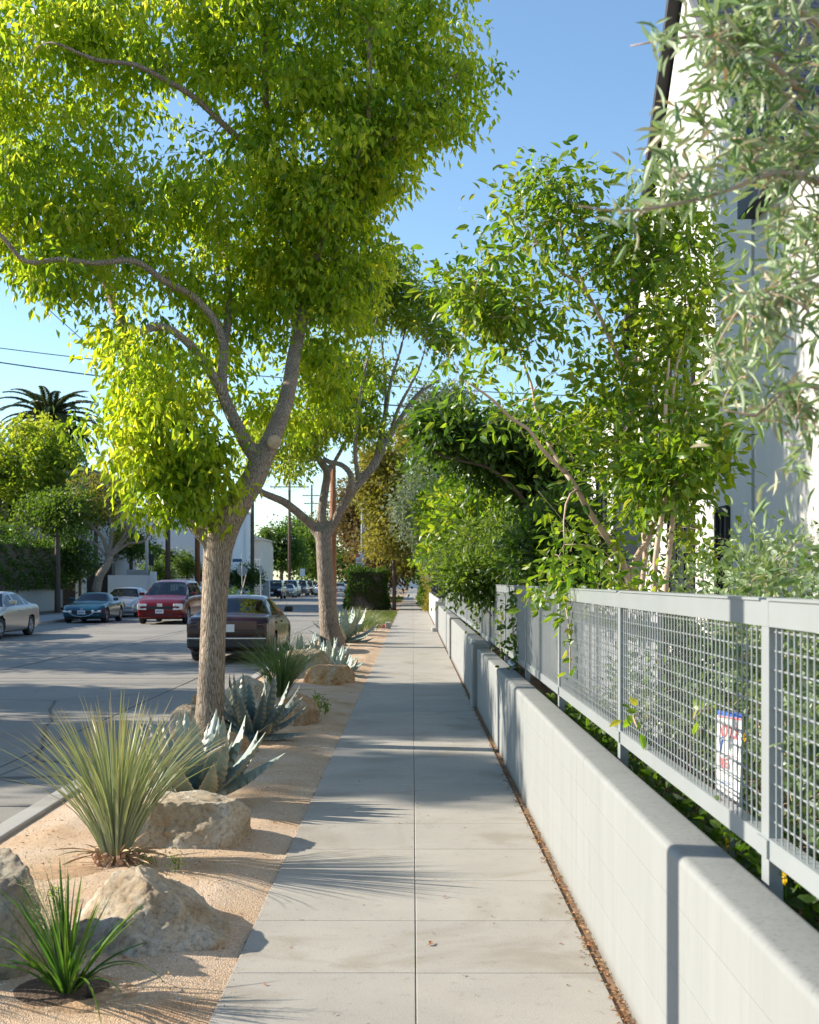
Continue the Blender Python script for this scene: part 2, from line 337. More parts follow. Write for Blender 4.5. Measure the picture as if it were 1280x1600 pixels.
def m_shingle(name, c):
    m, t, bs, o = newmat(name); tc = N(t, 'ShaderNodeTexCoord')
    br = N(t, 'ShaderNodeTexBrick', Scale=3.2); t.links.new(tc.outputs['Object'], br.inputs['Vector'])
    br.inputs['Color1'].default_value = (*c, 1); br.inputs['Color2'].default_value = (c[0]*1.5, c[1]*1.5, c[2]*1.5, 1); br.inputs['Mortar'].default_value = (0.01, 0.01, 0.01, 1)
    t.links.new(br.outputs['Color'], bs.inputs['Base Color']); bs.inputs['Roughness'].default_value = 0.6; return m

ASPH = m_asphalt()
CONC = m_concrete('sidewalk_concrete', (0.31, 0.285, 0.25), (0.385, 0.355, 0.31))
CONC2 = m_concrete('kerb_concrete', (0.32, 0.30, 0.27), (0.40, 0.38, 0.345), slab=False)
GRAV = m_gravel()
SOIL = plain('dark_soil', (0.10, 0.06, 0.035), 0.95, var=0.5, scale=30, bmp=0.9, bscale=60, bd=0.02)
RUSTSOIL = plain('rusty_wet_sand', (0.40, 0.25, 0.14), 0.95, var=0.3, scale=25, bmp=0.8, bscale=90, bd=0.01)
JOINT = plain('joint_dirt', (0.20, 0.12, 0.07), 0.95, var=0.4, scale=20)
BARK1 = m_bark('furrowed_bark', [(0.34, (0.05, 0.035, 0.022)), (0.50, (0.25, 0.18, 0.125)), (0.68, (0.46, 0.36, 0.27)), (0.9, (0.58, 0.485, 0.39))], zs=0.15, sc=62.0, bs_=1.0, bd=0.03)
BARK2 = m_bark('grey_bark', [(0.35, (0.10, 0.075, 0.06)), (0.6, (0.24, 0.19, 0.15)), (0.85, (0.36, 0.29, 0.23))], sc=30.0)
BARKS = plain('smooth_pinkish_bark', (0.42, 0.30, 0.22), 0.6, var=0.25, scale=9)
BARKD = plain('dark_bark', (0.10, 0.075, 0.055), 0.9, var=0.3, scale=12)
WALLG = m_blockwall('grey_painted_blockwork', (0.245, 0.25, 0.245))
WALLW = m_blockwall('white_painted_blockwork', (0.42, 0.42, 0.40))
FENCE = plain('pale_grey_enamel', (0.255, 0.275, 0.28), 0.42, var=0.05, scale=3, coat=0.2)
SCREEN = plain('grey_screen_board', (0.30, 0.31, 0.34), 0.8, var=0.1, scale=1.5)
STUCCO = plain('white_stucco', (0.54, 0.53, 0.515), 0.85, var=0.05, scale=2.0, bmp=0.25, bscale=60)
STUCCO2 = plain('pale_blue_white_stucco', (0.60, 0.62, 0.64), 0.85, var=0.06, scale=0.6)
STUCCO3 = plain('cream_stucco', (0.62, 0.56, 0.48), 0.85, var=0.06, scale=0.6)
GREYSID = m_siding('grey_vertical_siding', (0.33, 0.33, 0.34), 3.0)
FASC = plain('dark_brown_fascia', (0.018, 0.016, 0.015), 0.6, var=0.2)
SHING = m_shingle('dark_shingles', (0.05, 0.055, 0.07))
TILE = m_shingle('red_roof_tile', (0.35, 0.13, 0.07))
WINDK = plain('dark_window_glass', (0.02, 0.025, 0.03), 0.08, var=0.1)
WHITEP = plain('white_paint', (0.75, 0.75, 0.74), 0.5, var=0.04)
BLACK = plain('black_plastic', (0.02, 0.02, 0.022), 0.5)
RUBBER = plain('tyre_rubber', (0.025, 0.025, 0.025), 0.85)
RIM = plain('wheel_alloy', (0.45, 0.45, 0.46), 0.35, metal=0.8)
CHROME = plain('chrome', (0.75, 0.75, 0.77), 0.15, metal=1.0, var=0.02)
CLEAR = plain('lamp_lens', (0.72, 0.68, 0.60), 0.15, coat=1.0, var=0.1)
REDL = plain('red_tail_lens', (0.05, 0.002, 0.004), 0.2, coat=1.0)
AMBER = plain('amber_lens', (0.7, 0.25, 0.04), 0.2, coat=1.0)
PLATE = plain('plate_white', (0.72, 0.72, 0.72), 0.5, var=0.03)
PLTX = plain('plate_blue_text', (0.05, 0.07, 0.3), 0.5)
SEATM = plain('dark_seat_fabric', (0.05, 0.045, 0.04), 0.9)
POLEW = m_bark('weathered_pole_wood', [(0.35, (0.05, 0.032, 0.022)), (0.7, (0.13, 0.085, 0.06)), (0.9, (0.17, 0.115, 0.08))], zs=0.05, sc=30)
POLEO = m_bark('orange_pole_wood', [(0.35, (0.16, 0.06, 0.02)), (0.7, (0.30, 0.12, 0.045)), (0.9, (0.34, 0.15, 0.06))], zs=0.05, sc=30)
GALV = plain('galvanised_steel', (0.42, 0.44, 0.45), 0.5, metal=0.4)
WIREM = plain('cable_black', (0.03, 0.03, 0.03), 0.6)
SIGNR = plain('sign_red', (0.60, 0.14, 0.16), 0.5, var=0.03); SIGNB = plain('sign_blue', (0.03, 0.10, 0.45), 0.5, var=0.03)
SIGNDB = plain('street_sign_blue', (0.02, 0.10, 0.22), 0.5); KERBRED = plain('red_kerb_paint', (0.50, 0.12, 0.10), 0.8, var=0.3, scale=20)
ROCKW = m_rock('white_tan_granite', [(0.30, (0.28, 0.17, 0.085)), (0.42, (0.40, 0.30, 0.19)), (0.55, (0.50, 0.43, 0.33)), (0.66, (0.62, 0.57, 0.48))], 2.6)
ROCKT = m_rock('mottled_tan_boulder', [(0.30, (0.30, 0.14, 0.05)), (0.45, (0.30, 0.25, 0.18)), (0.6, (0.42, 0.37, 0.28)), (0.75, (0.55, 0.51, 0.44))], 4.0)
ROCKR = m_rock('rusty_orange_boulder', [(0.30, (0.34, 0.14, 0.05)), (0.45, (0.48, 0.27, 0.12)), (0.6, (0.50, 0.38, 0.25)), (0.75, (0.58, 0.52, 0.44))], 3.5)

L_CAM = leafmat('yellow_green_leaf', [(0.04, 0.085, 0.008), (0.115, 0.195, 0.012), (0.24, 0.31, 0.015), (0.40, 0.38, 0.03)],
                [(0.13, 0.27, 0.01), (0.46, 0.66, 0.02), (0.74, 0.84, 0.03), (0.92, 0.86, 0.06)], 0.54, 0.36)
L_CAM2 = leafmat('fresh_green_leaf', [(0.05, 0.10, 0.012), (0.10, 0.17, 0.02), (0.15, 0.22, 0.02), (0.20, 0.24, 0.03)],
                [(0.18, 0.32, 0.01), (0.38, 0.52, 0.02), (0.58, 0.64, 0.04), (0.68, 0.64, 0.05)], 0.52, 0.45)
L_MYR = leafmat('glossy_mid_green_leaf', [(0.03, 0.075, 0.012), (0.06, 0.13, 0.015), (0.11, 0.18, 0.015), (0.19, 0.19, 0.03)],
                [(0.10, 0.24, 0.01), (0.26, 0.44, 0.015), (0.42, 0.56, 0.02), (0.50, 0.46, 0.05)], 0.46, 0.36, 0.38)
L_DARK = leafmat('dark_green_leaf', [(0.02, 0.048, 0.010), (0.038, 0.08, 0.012), (0.07, 0.12, 0.015)],
                [(0.06, 0.14, 0.01), (0.12, 0.25, 0.012), (0.22, 0.36, 0.015)], 0.36, 0.4)
L_MID = leafmat('mid_green_leaf', [(0.04, 0.08, 0.014), (0.07, 0.12, 0.018), (0.11, 0.16, 0.02)],
                [(0.10, 0.20, 0.012), (0.20, 0.32, 0.02), (0.30, 0.38, 0.03)], 0.4, 0.45)
L_OLIVE = leafmat('olive_leaf', [(0.12, 0.21, 0.07), (0.22, 0.33, 0.15), (0.32, 0.42, 0.25), (0.50, 0.56, 0.42), (0.48, 0.42, 0.28)],
                [(0.14, 0.26, 0.05), (0.26, 0.38, 0.08), (0.34, 0.44, 0.12), (0.36, 0.42, 0.18), (0.36, 0.22, 0.10)], 0.32, 0.42)
L_FEI = leafmat('grey_green_oval_leaf', [(0.06, 0.12, 0.04), (0.13, 0.20, 0.08), (0.21, 0.28, 0.14), (0.42, 0.46, 0.36)],
                [(0.10, 0.20, 0.03), (0.18, 0.28, 0.05), (0.26, 0.36, 0.08), (0.26, 0.34, 0.12)], 0.32, 0.4)
L_SILV = leafmat('silvery_leaf', [(0.12, 0.15, 0.09), (0.19, 0.22, 0.14), (0.27, 0.29, 0.20)],
                [(0.14, 0.20, 0.07), (0.22, 0.28, 0.10), (0.26, 0.32, 0.13)], 0.3, 0.55)
L_YEL = leafmat('ochre_green_leaf', [(0.12, 0.13, 0.02), (0.21, 0.19, 0.03), (0.30, 0.24, 0.04)],
                [(0.22, 0.24, 0.02), (0.38, 0.34, 0.03), (0.46, 0.38, 0.05)], 0.4, 0.55)
L_BRN = leafmat('rusty_green_leaf', [(0.07, 0.08, 0.02), (0.15, 0.10, 0.035), (0.22, 0.12, 0.05)],
                [(0.14, 0.16, 0.02), (0.25, 0.17, 0.04), (0.30, 0.18, 0.06)], 0.35, 0.6)
L_PALM = leafmat('palm_frond', [(0.035, 0.055, 0.02), (0.06, 0.085, 0.028), (0.10, 0.12, 0.04)],
                [(0.06, 0.10, 0.02), (0.12, 0.16, 0.03), (0.18, 0.20, 0.04)], 0.25, 0.45)
L_DEAD = leafmat('dead_leaf', [(0.30, 0.12, 0.04), (0.42, 0.20, 0.08), (0.30, 0.22, 0.10), (0.25, 0.28, 0.06)],
                [(0.25, 0.10, 0.03), (0.30, 0.15, 0.05), (0.2, 0.15, 0.05), (0.2, 0.2, 0.04)], 0.2, 0.7)
L_GRASS = leafmat('strappy_green_blade', [(0.02, 0.065, 0.018), (0.04, 0.11, 0.025), (0.10, 0.19, 0.03)],
                [(0.05, 0.16, 0.01), (0.12, 0.28, 0.02), (0.24, 0.38, 0.03)], 0.32, 0.3)
L_LAWN = leafmat('lawn_blade', [(0.07, 0.12, 0.02), (0.12, 0.17, 0.03), (0.2, 0.2, 0.06)], [(0.12, 0.2, 0.02), (0.2, 0.3, 0.03), (0.3, 0.3, 0.06)], 0.3, 0.6)
L_FLOW = leafmat('yellow_petal', [(0.75, 0.45, 0.01), (0.85, 0.6, 0.02)], [(0.8, 0.5, 0.01), (0.8, 0.6, 0.02)], 0.3, 0.6)
def bladed(name, base, tip, trans, tw=0.25, rough=0.4):
    m, t, bs, o = newmat(name)
    a = N(t, 'ShaderNodeAttribute', attribute_name='along'); r = N(t, 'ShaderNodeAttribute', attribute_name='rnd')
    c = ramp(t, a.outputs['Fac'], [(0.0, base[0]), (0.12, base[1]), (0.75, base[2]), (1.0, tip)])
    c2 = ramp(t, r.outputs['Fac'], [(0, (0.7, 0.72, 0.7)), (1, (1.2, 1.18, 1.1))])
    mx = N(t, 'ShaderNodeMix', data_type='RGBA', blend_type='MULTIPLY'); mx.inputs[0].default_value = 1
    t.links.new(c, mx.inputs[6]); t.links.new(c2, mx.inputs[7]); t.links.new(mx.outputs[2], bs.inputs['Base Color'])
    bs.inputs['Roughness'].default_value = rough
    tr = N(t, 'ShaderNodeBsdfTranslucent'); tr.inputs[0].default_value = (*trans, 1); ms = N(t, 'ShaderNodeMixShader'); ms.inputs[0].default_value = tw
    t.links.new(bs.outputs[0], ms.inputs[1]); t.links.new(tr.outputs[0], ms.inputs[2]); t.links.new(ms.outputs[0], o.inputs[0]); return m
B_DASY = bladed('sotol_blade', [(0.50, 0.40, 0.25), (0.27, 0.33, 0.23), (0.33, 0.37, 0.20)], (0.52, 0.32, 0.16), (0.3, 0.36, 0.08), 0.25)
B_DASY2 = bladed('green_sotol_blade', [(0.25, 0.24, 0.12), (0.10, 0.17, 0.06), (0.13, 0.20, 0.06)], (0.30, 0.27, 0.12), (0.16, 0.28, 0.05), 0.3)
B_SILV = bladed('pale_grass_blade', [(0.25, 0.24, 0.12), (0.24, 0.28, 0.14), (0.34, 0.36, 0.20)], (0.45, 0.42, 0.28), (0.3, 0.36, 0.1), 0.3)
def m_agave(name, c):
    m, t, bs, o = newmat(name); tc = N(t, 'ShaderNodeTexCoord'); n = N(t, 'ShaderNodeTexNoise', Scale=12.0, Detail=7.0, Roughness=0.7)
    t.links.new(tc.outputs['Object'], n.inputs['Vector']); a = N(t, 'ShaderNodeAttribute', attribute_name='edge')
    c1 = ramp(t, n.outputs['Fac'], [(0.3, tuple(x*0.75 for x in c)), (0.5, c), (0.75, tuple(min(1, x*1.3) for x in c))])
    mx = N(t, 'ShaderNodeMix', data_type='RGBA'); t.links.new(a.outputs['Fac'], mx.inputs[0]); t.links.new(c1, mx.inputs[6]); mx.inputs[7].default_value = (0.42, 0.38, 0.28, 1)
    t.links.new(mx.outputs[2], bs.inputs['Base Color']); bs.inputs['Roughness'].default_value = 0.55
    bump(t, bs, n.outputs['Fac'], 0.15, 0.01); return m
AGAVE = m_agave('blue_grey_agave', (0.20, 0.28, 0.25)); AGAVED = m_agave('deep_blue_agave', (0.115, 0.18, 0.18)); AGAVEP = m_agave('pale_blue_agave', (0.24, 0.34, 0.31))

# ------------------------------------------------------------------ foliage tools
TEMPL = {
 'd4': (np.array([(0,0,0),(-.5,.45,.10),(0,1,-.10),(.5,.45,.10)], float), np.array([(0,1,2),(0,2,3)])),
 'o7': (np.array([(0,0,0),(0,.5,.02),(0,1,-.14),(-.42,.30,.12),(-.40,.66,.08),(.42,.30,.12),(.40,.66,.08)], float),
        np.array([(0,1,3),(1,4,3),(1,2,4),(0,5,1),(1,5,6),(1,6,2)])),
 'l7': (np.array([(0,0,0),(0,.5,.05),(0,1,-.05),(-.5,.35,.20),(-.42,.70,.15),(.5,.35,.20),(.42,.70,.15)], float),
        np.array([(0,1,3),(1,4,3),(1,2,4),(0,5,1),(1,5,6),(1,6,2)])),
}
def unit(a): return a/np.maximum(np.linalg.norm(a, axis=1, keepdims=True), 1e-9)
def leaf_arrays(pos, d, length, aspect=0.4, templ='d4', rnd=None, roll=None):
    pos = np.asarray(pos, float); n = len(pos); d = unit(np.asarray(d, float))
    up = unit(RNG.normal(size=(n, 3))*0.9+np.array([0, 0, 0.8]) if roll is None else roll)
    x = unit(np.cross(d, up)); z = np.cross(x, d)
    tv, tf = TEMPL[templ]; L = np.broadcast_to(np.asarray(length, float), (n,))[:, None, None]
    T = tv[None]*np.array([aspect, 1, 1 if templ == 'd4' else 0.6])
    V = pos[:, None]+L*(T[..., 0:1]*x[:, None]+T[..., 1:2]*d[:, None]+T[..., 2:3]*z[:, None])
    k = len(tv); Fc = (tf[None]+(np.arange(n)*k)[:, None, None]).reshape(-1, 3)
    rnd = RNG.random(n) if rnd is None else rnd
    return V.reshape(-1, 3), Fc, np.repeat(rnd, k)
def make_leaves(name, mat, parent, pos, d, length, aspect=0.4, templ='d4', rnd=None, origin=None):
    V, Fc, r = leaf_arrays(pos, d, length, aspect, templ, rnd)
    if origin is not None: V = V-np.asarray(origin)
    return np_mesh(name, V, Fc, mat, {'rnd': r}, parent)
def sample_blobs(blobs, n, shell=0.35, mind=0.0):
    # blobs: (cx,cy,cz, rx,ry,rz, weight)
    B = np.array([b[:6] for b in blobs], float); wts = np.array([b[6] if len(b) > 6 else b[3]*b[4]*b[5] for b in blobs], float)
    idx = RNG.choice(len(B), size=n*2, p=wts/wts.sum()); u = unit(RNG.normal(size=(n*2, 3)))
    rad = (shell+(1-shell)*RNG.random(n*2))**0.6
    p = B[idx, :3]+u*rad[:, None]*B[idx, 3:6]
    if mind > 0:
        keep = []; grid = {}
        for q in p:
            k = tuple((q//mind).astype(int))
            if k in grid and random.random() < 0.7: continue
            grid[k] = 1; keep.append(q)
            if len(keep) >= n: break
        return np.array(keep)
    return p[:n]
def resample(pts, rad, step):
    P_ = [Vector(p) for p in pts]; outp = []; outr = []
    for i in range(len(P_)-1):
        a, b = P_[i], P_[i+1]; p0 = P_[max(i-1, 0)]; p3 = P_[min(i+2, len(P_)-1)]
        k = max(1, int((b-a).length/step))
        for j in range(k):
            t = j/k; t2 = t*t; t3 = t2*t
            q = 0.5*((2*a)+(b-p0)*t+(2*p0-5*a+4*b-p3)*t2+(3*a-p0-3*b+p3)*t3)
            outp.append(q); outr.append(rad[i]*(1-t)+rad[i+1]*t)
    outp.append(P_[-1]); outr.append(rad[-1]); return outp, outr
def twigs(mb, skel, centers, r0=0.012, sides=4, segs=4, droop=0.0, maxn=10**9):
    """connect every leaf cluster to the nearest wood already standing"""
    npos = [tuple(p) for pl in skel for p in pl[0]]; nr = [r for pl in skel for r in pl[1]]
    A = np.array(npos); Rr = np.array(nr); c = np.asarray(centers)
    d0 = np.array([np.min(np.sum((A-q)**2, axis=1)) for q in c]); order = np.argsort(d0)
    A = list(map(np.array, npos)); Arr = np.array(npos); Rl = list(nr); buf = []
    for cnt, i in enumerate(order[:maxn]):
        q = c[i]
        dd = np.sqrt(np.sum((Arr-q)**2, axis=1)); cost = dd+0.35*np.maximum(0, Arr[:, 2]-q[2])
        k = int(np.argmin(cost)); a = Arr[k]; ln = dd[k]
        if ln < 1e-3: continue
        rs = min(Rl[k]*0.75, r0*(0.35+ln*0.9)); re = max(0.0022, rs*0.35)
        mid = np.array([RNG.normal()*ln*0.08, RNG.normal()*ln*0.08, ln*0.10-droop*ln])
        pts = []; rr = []
        for s in range(segs+1):
            t = s/segs; pts.append(a*(1-t)+q*t+mid*4*t*(1-t)); rr.append(rs*(1-t)+re*t)
        mb.tube(pts, rr, sides); new = np.array(pts[1:]); Arr = np.vstack([Arr, new]); Rl += rr[1:]
def gapped(cl, scale, thr, seed=0):
    k = [i for i, q in enumerate(cl) if noise.noise(Vector((q[0]/scale+seed, q[1]/scale, q[2]/scale))) > thr]; return cl[k]
def tree(name, label, cat, base, limbs, blobs, ncl, nleaf, llen, leafm, barkm, group=None, cr=0.28, aspect=0.42, droop=0.6,
         templ='d4', voxel=0.02, twr=0.014, shell=0.3, out=0.5, mind=0.0, rndf=None, crownsub=True, roll=None, trunkonly=1, asp_cl=1.0, cl=None, gap=None, jit=0.0, notch=None):
    root = thing(name, label, cat, base, group=group)
    b = Vector(base); tr = MB(); skel = []
    for (pts, rad) in limbs:
        pp, rr = resample(pts, rad, max(0.06, rad[0]*0.7)); skel.append((pp, rr)); tr.tube([p-b for p in pp], rr, 10)
    to = tr.build('trunk', barkm, root, smooth=True)
    if voxel:
        m = to.modifiers.new('remesh', 'REMESH'); m.mode = 'VOXEL'; m.voxel_size = voxel; m.use_smooth_shade = True
        s = to.modifiers.new('smooth', 'SMOOTH'); s.factor = 0.5; s.iterations = 3
    cl = sample_blobs(blobs, ncl, shell, mind) if cl is None else cl
    if jit: cl = cl+RNG.normal(size=cl.shape)*jit
    if notch: cl = cl[~((cl[:, 1] > notch[0]) & (cl[:, 1] < notch[1]) & (cl[:, 2] > notch[2]))]
    if gap is not None: cl = gapped(cl, gap[0], gap[1], len(label))
    tw = MB(); n0 = tw
    twigs(tw, skel, cl, twr); tw.v = [tuple(Vector(v)-b) for v in tw.v]
    tw.build('branches', barkm, root, smooth=True)
    per = nleaf//len(cl); idx = np.repeat(np.arange(len(cl)), per); n = len(idx)
    g = RNG.normal(size=(n, 3)); g = g*0.5*cr*np.array([1, 1, 0.75*asp_cl]); g[:, 2] -= 0.1*cr
    pos = cl[idx]+g
    dirs = unit(g)*out+np.array([0, 0, -1])*droop+RNG.normal(size=(n, 3))*0.45
    clr = RNG.random(len(cl)); rnd = np.clip(0.55*clr[idx]+0.45*RNG.random(n)+RNG.normal(size=n)*0.05, 0, 1)
    if rndf is not None: rnd = np.clip(rndf(pos, rnd), 0, 1)
    make_leaves('crown', leafm, root, pos-np.array(b), dirs, llen*(0.45+0.95*RNG.random(n)), aspect, templ, rnd)
    return root
def pb(px, py, Y, rx, ry, rd, wt=None):     # a crown blob from picture size at depth Y
    c = P(px, py, Y); a, b2 = rx*Y/F, ry*Y/F
    return (c.x, c.y, c.z, a, rd, b2, wt if wt is not None else a*b2*rd)
def limb(pts, rads, Y0, dys=None):
    dys = dys or [0]*len(pts)
    return ([P(x, y, Y0+dy) for (x, y), dy in zip(pts, dys)], [r*Y0/F for r in rads])
def shrub(name, label, cat, base, blobs, nleaf, llen, leafm, barkm=BARKD, group=None, aspect=0.45, droop=0.1, cr=0.16, ncl=60, templ='d4', nstem=6, out=0.9, shell=0.3, stems=True, sr=.014):
    b = Vector(base); root = thing(name, label, cat, base, group=group)
    cl = sample_blobs(blobs, ncl, shell); cl[:, 2] = np.maximum(cl[:, 2], base[2]+0.04); sk = []
    if stems:
        mb = MB()
        for i in range(nstem):
            t = Vector(cl[random.randrange(len(cl))]); s = b+Vector((random.uniform(-.08, .08), random.uniform(-.08, .08), -0.03))
            pts = [s, s.lerp(t, 0.5)+Vector((0, 0, 0.05)), t]; pp, rr = resample(pts, [sr, sr*.7, sr*.3], 0.08); sk.append((pp, rr)); mb.tube(pp, rr, 5)
        twigs(mb, sk, cl, sr*.5); mb.v = [tuple(Vector(v)-b) for v in mb.v]
        mb.build('stems', barkm, root, smooth=True)
    per = max(1, nleaf//len(cl)); idx = np.repeat(np.arange(len(cl)), per); n = len(idx)
    g = RNG.normal(size=(n, 3))*0.5*cr; pos = cl[idx]+g; pos[:, 2] = np.maximum(pos[:, 2], base[2]+0.01)
    dirs = unit(g)*out+np.array([0, 0, -droop])+RNG.normal(size=(n, 3))*0.4
    rnd = np.clip(0.5*RNG.random(len(cl))[idx]+0.5*RNG.random(n), 0, 1)
    make_leaves('foliage', leafm, root, pos-np.array(b), dirs, llen*(0.7+0.6*RNG.random(n)), aspect, templ, rnd)
    return root
def hedge(name, label, cat, x0, x1, y0, y1, z0, z1, n, llen, leafm, group=None, rough=0.08):
    base = ((x0+x1)/2, (y0+y1)/2, z0); root = thing(name, label, cat, base, group=group)
    c = np.array(base)
    A = [(x1-x0)*(y1-y0), (y1-y0)*(z1-z0), (y1-y0)*(z1-z0), (x1-x0)*(z1-z0), (x1-x0)*(z1-z0)]; A = np.array(A)/sum(A)
    f = RNG.choice(5, size=n, p=A); u = RNG.random((n, 3)); p = np.array([x0, y0, z0])+u*np.array([x1-x0, y1-y0, z1-z0])
    nrm = np.zeros((n, 3))
    for k, (ax, v, s) in enumerate([(2, z1, 1), (0, x0, -1), (0, x1, 1), (1, y0, -1), (1, y1, 1)]):
        m = f == k; p[m, ax] = v; nrm[m, ax] = s
    wob = np.sin(p[:, 0]*3.1+p[:, 2]*2.3)+np.sin(p[:, 1]*2.7+p[:, 2]*3.9+1)+RNG.normal(size=n)*0.6
    p += nrm*(wob*rough*0.5-np.abs(RNG.normal(size=n))*0.06)[:, None]
    make_leaves('foliage', leafm, root, p-c, nrm*0.7+RNG.normal(size=(n, 3))*0.6+np.array([0, 0, 0.1]), llen*(0.7+0.6*RNG.random(n)), 0.5)
    mb = MB(); mb.box((x0+.12-c[0], y0+.12-c[1], 0), (x1-.12-c[0], y1-.12-c[1], z1-z0-.12)); mb.build('inner_branches', BARKD, root)
    return root

# ------------------------------------------------------------------ the ground
KERBX = -2.70; SWL = -0.74; SWR = 0.765; WALLX = 0.81; LKX = -14.5
def sheet(name, x0, x1, y0, y1, z, mat, nx=1, ny=1):
    mb = MB(); mb.add([(x0, y0, z), (x1, y0, z), (x1, y1, z), (x0, y1, z)], [(0, 1, 2, 3)])
    return tag(mb.build(name, mat), kind='structure')
sheet('ground', -900, 900, -200, 2200, -0.145, plain('distant_ground', (0.16, 0.15, 0.09), 0.95, var=0.3, scale=0.05))
sheet('road', -70, KERBX+0.05, -30, 420, -0.13, ASPH)
rd = MB(); rd.box((-60, 60, -0.14), (-61, 61, -0.139))

def slabs(name, x0, x1, y0, y1, cols, step, z=0.0, first=0.0, thick=0.12):
    V = []; T = []; A = []; g = 0.0018; b = 0.003; wx = (x1-x0)/cols; y = y0
    while y < y1:
        for c in range(cols):
            r = random.random(); dz = random.uniform(-.0008, .0008); a0, a1 = x0+c*wx+g, x0+(c+1)*wx-g; b0, b1 = y+g, min(y+step, y1)-g
            i = len(V); zt = z+dz
            V += [(a0, b0, z-thick), (a1, b0, z-thick), (a1, b1, z-thick), (a0, b1, z-thick), (a0, b0, zt-b), (a1, b0, zt-b), (a1, b1, zt-b), (a0, b1, zt-b),
                  (a0+b, b0+b, zt), (a1-b, b0+b, zt), (a1-b, b1-b, zt), (a0+b, b1-b, zt)]
            T += [(i+8, i+9, i+10, i+11)]+[(i+k, i+(k+1) % 4, i+4+(k+1) % 4, i+4+k) for k in range(4)]+[(i+4+k, i+4+(k+1) % 4, i+8+(k+1) % 4, i+8+k) for k in range(4)]
            A += [r]*12
        y += step
    return tag(np_mesh(name, V, T, CONC, {'rnd': A}), kind='structure')
JO = 5.72-0.762*4
slabs('sidewalk', SWL, SWR, JO, 45.3, 2, 0.762)
slabs('sidewalk', SWL, SWR, 45.3, 330, 2, 1.524)
mb = MB(); mb.box((SWL-0.02, -4, -0.10), (WALLX+0.3, 330, -0.012)); tag(mb.build('sidewalk_bed', JOINT), kind='structure')
# driveway crossing beyond the planting strip
slabs('driveway', KERBX+0.1, SWL-0.02, 74, 84, 1, 1.8, z=-0.01)

def gz(x, y):    # height of the planting strip
    e = min(1.0, max(0.0, min(x-(-2.52), SWL-x)/0.25)); n = noise.noise(Vector((x*1.7, y*1.1, 3.0)))*0.5+noise.noise(Vector((x*6, y*5, 1.0)))*0.12
    return -0.012+e*(0.030+0.035*n)
nx, ny = 46, 620; xs = np.linspace(-2.56, SWL, nx); ys = np.linspace(-3, 40.5, ny)
V = [(x, y, gz(x, y)+random.uniform(-.0015, .0015)) for y in ys for x in xs]
T = [(j*nx+i, j*nx+i+1, (j+1)*nx+i+1, (j+1)*nx+i) for j in range(ny-1) for i in range(nx-1)]
tag(np_mesh('gravel_strip', V, T, GRAV, None, None, True), kind='structure')
# loose grit
n = 26000; gy = 3.6+9.0*RNG.random(n)**1.6; gx = -2.5+1.75*RNG.random(n); ex = RNG.random(n) < 0.10
gx[ex] = SWL+RNG.normal(size=ex.sum())*0.025
gzv = np.array([gz(a, b) if a < SWL else 0.001 for a, b in zip(gx, gy)]); s = 0.0014+0.0050*RNG.random(n)**3; s[ex] *= 0.6
oc = np.array([(1,0,0),(0,1,0),(-1,0,0),(0,-1,0),(0,0,0.9)], float); of = np.array([(0,1,4),(1,2,4),(2,3,4),(3,0,4)])
ro = RNG.random(n)*6.28; ca, sa = np.cos(ro), np.sin(ro); st = 0.6+0.8*RNG.random(n)
ox = oc[None, :, 0]*s[:, None]*st[:, None]; oy = oc[None, :, 1]*s[:, None]
V = np.stack([gx[:, None]+ox*ca[:, None]-oy*sa[:, None], gy[:, None]+ox*sa[:, None]+oy*ca[:, None], gzv[:, None]+oc[None, :, 2]*s[:, None]], -1).reshape(-1, 3)
T = (of[None]+(np.arange(n)*5)[:, None, None]).reshape(-1, 3)
m, t, bs, o = newmat('grit'); a = N(t, 'ShaderNodeAttribute', attribute_name='rnd'); t.links.new(ramp(t, a.outputs['Fac'], [(0, (0.32, 0.18, 0.10)), (0.4, (0.52, 0.36, 0.25)), (0.8, (0.66, 0.54, 0.44)), (1, (0.74, 0.70, 0.66))]), bs.inputs['Base Color']); bs.inputs['Roughness'].default_value = 0.9
GR = m
tag(np_mesh('loose_grit', V, T, GR, {'rnd': np.repeat(RNG.random(n), 5)}), 'loose sand-coloured grit scattered over the planting strip', 'grit', kind='stuff')

# seams in the old concrete roadway and debris
mb = MB()
for xx in (-3.82, -7.9, -11.9):
    y = -10
    while y < 260: ln = 6.0; mb.box((xx-.011+random.uniform(-.01, .01), y, -.1295), (xx+.011+random.uniform(-.01, .01), y+ln, -.1265)); y += ln
for yy in (9.3, 15.4, 21.5, 27.6, 33.7, 39.8, 52): mb.box((-14.4, yy, -.1297), (KERBX, yy+.022, -.1268))
tag(mb.build('road_seams', plain('tar_seam', (0.05, 0.045, 0.04), .9, var=.4, scale=9)), kind='structure')
n = 900; p = np.stack([-2.5+1.7*RNG.random(n), 4+14*RNG.random(n), np.zeros(n)], 1); p[:, 2] = [gz(a, b)+.006 for a, b in p[:, :2]]
k = 320; p[:k, 0] = -7.5+4.8*RNG.random(k)**.6; p[:k, 1] = 8+24*RNG.random(k); p[:k, 2] = -.124; p[k:k+160, 0] = -2.74-np.abs(RNG.normal(size=160))*.08; p[k:k+160, 2] = -.122
dd = RNG.normal(size=(n, 3))*np.array([1, 1, .12]); V, Fc, rr_ = leaf_arrays(p, dd, 0.012+.022*RNG.random(n), .45, roll=RNG.normal(size=(n, 3))*.25+np.array([0, 0, 1]))
tag(np_mesh('leaf_litter', V, Fc, L_DEAD, {'rnd': rr_*.8}), 'small dry leaves and twigs blown over the planting strip and gutter', 'litter', kind='stuff')
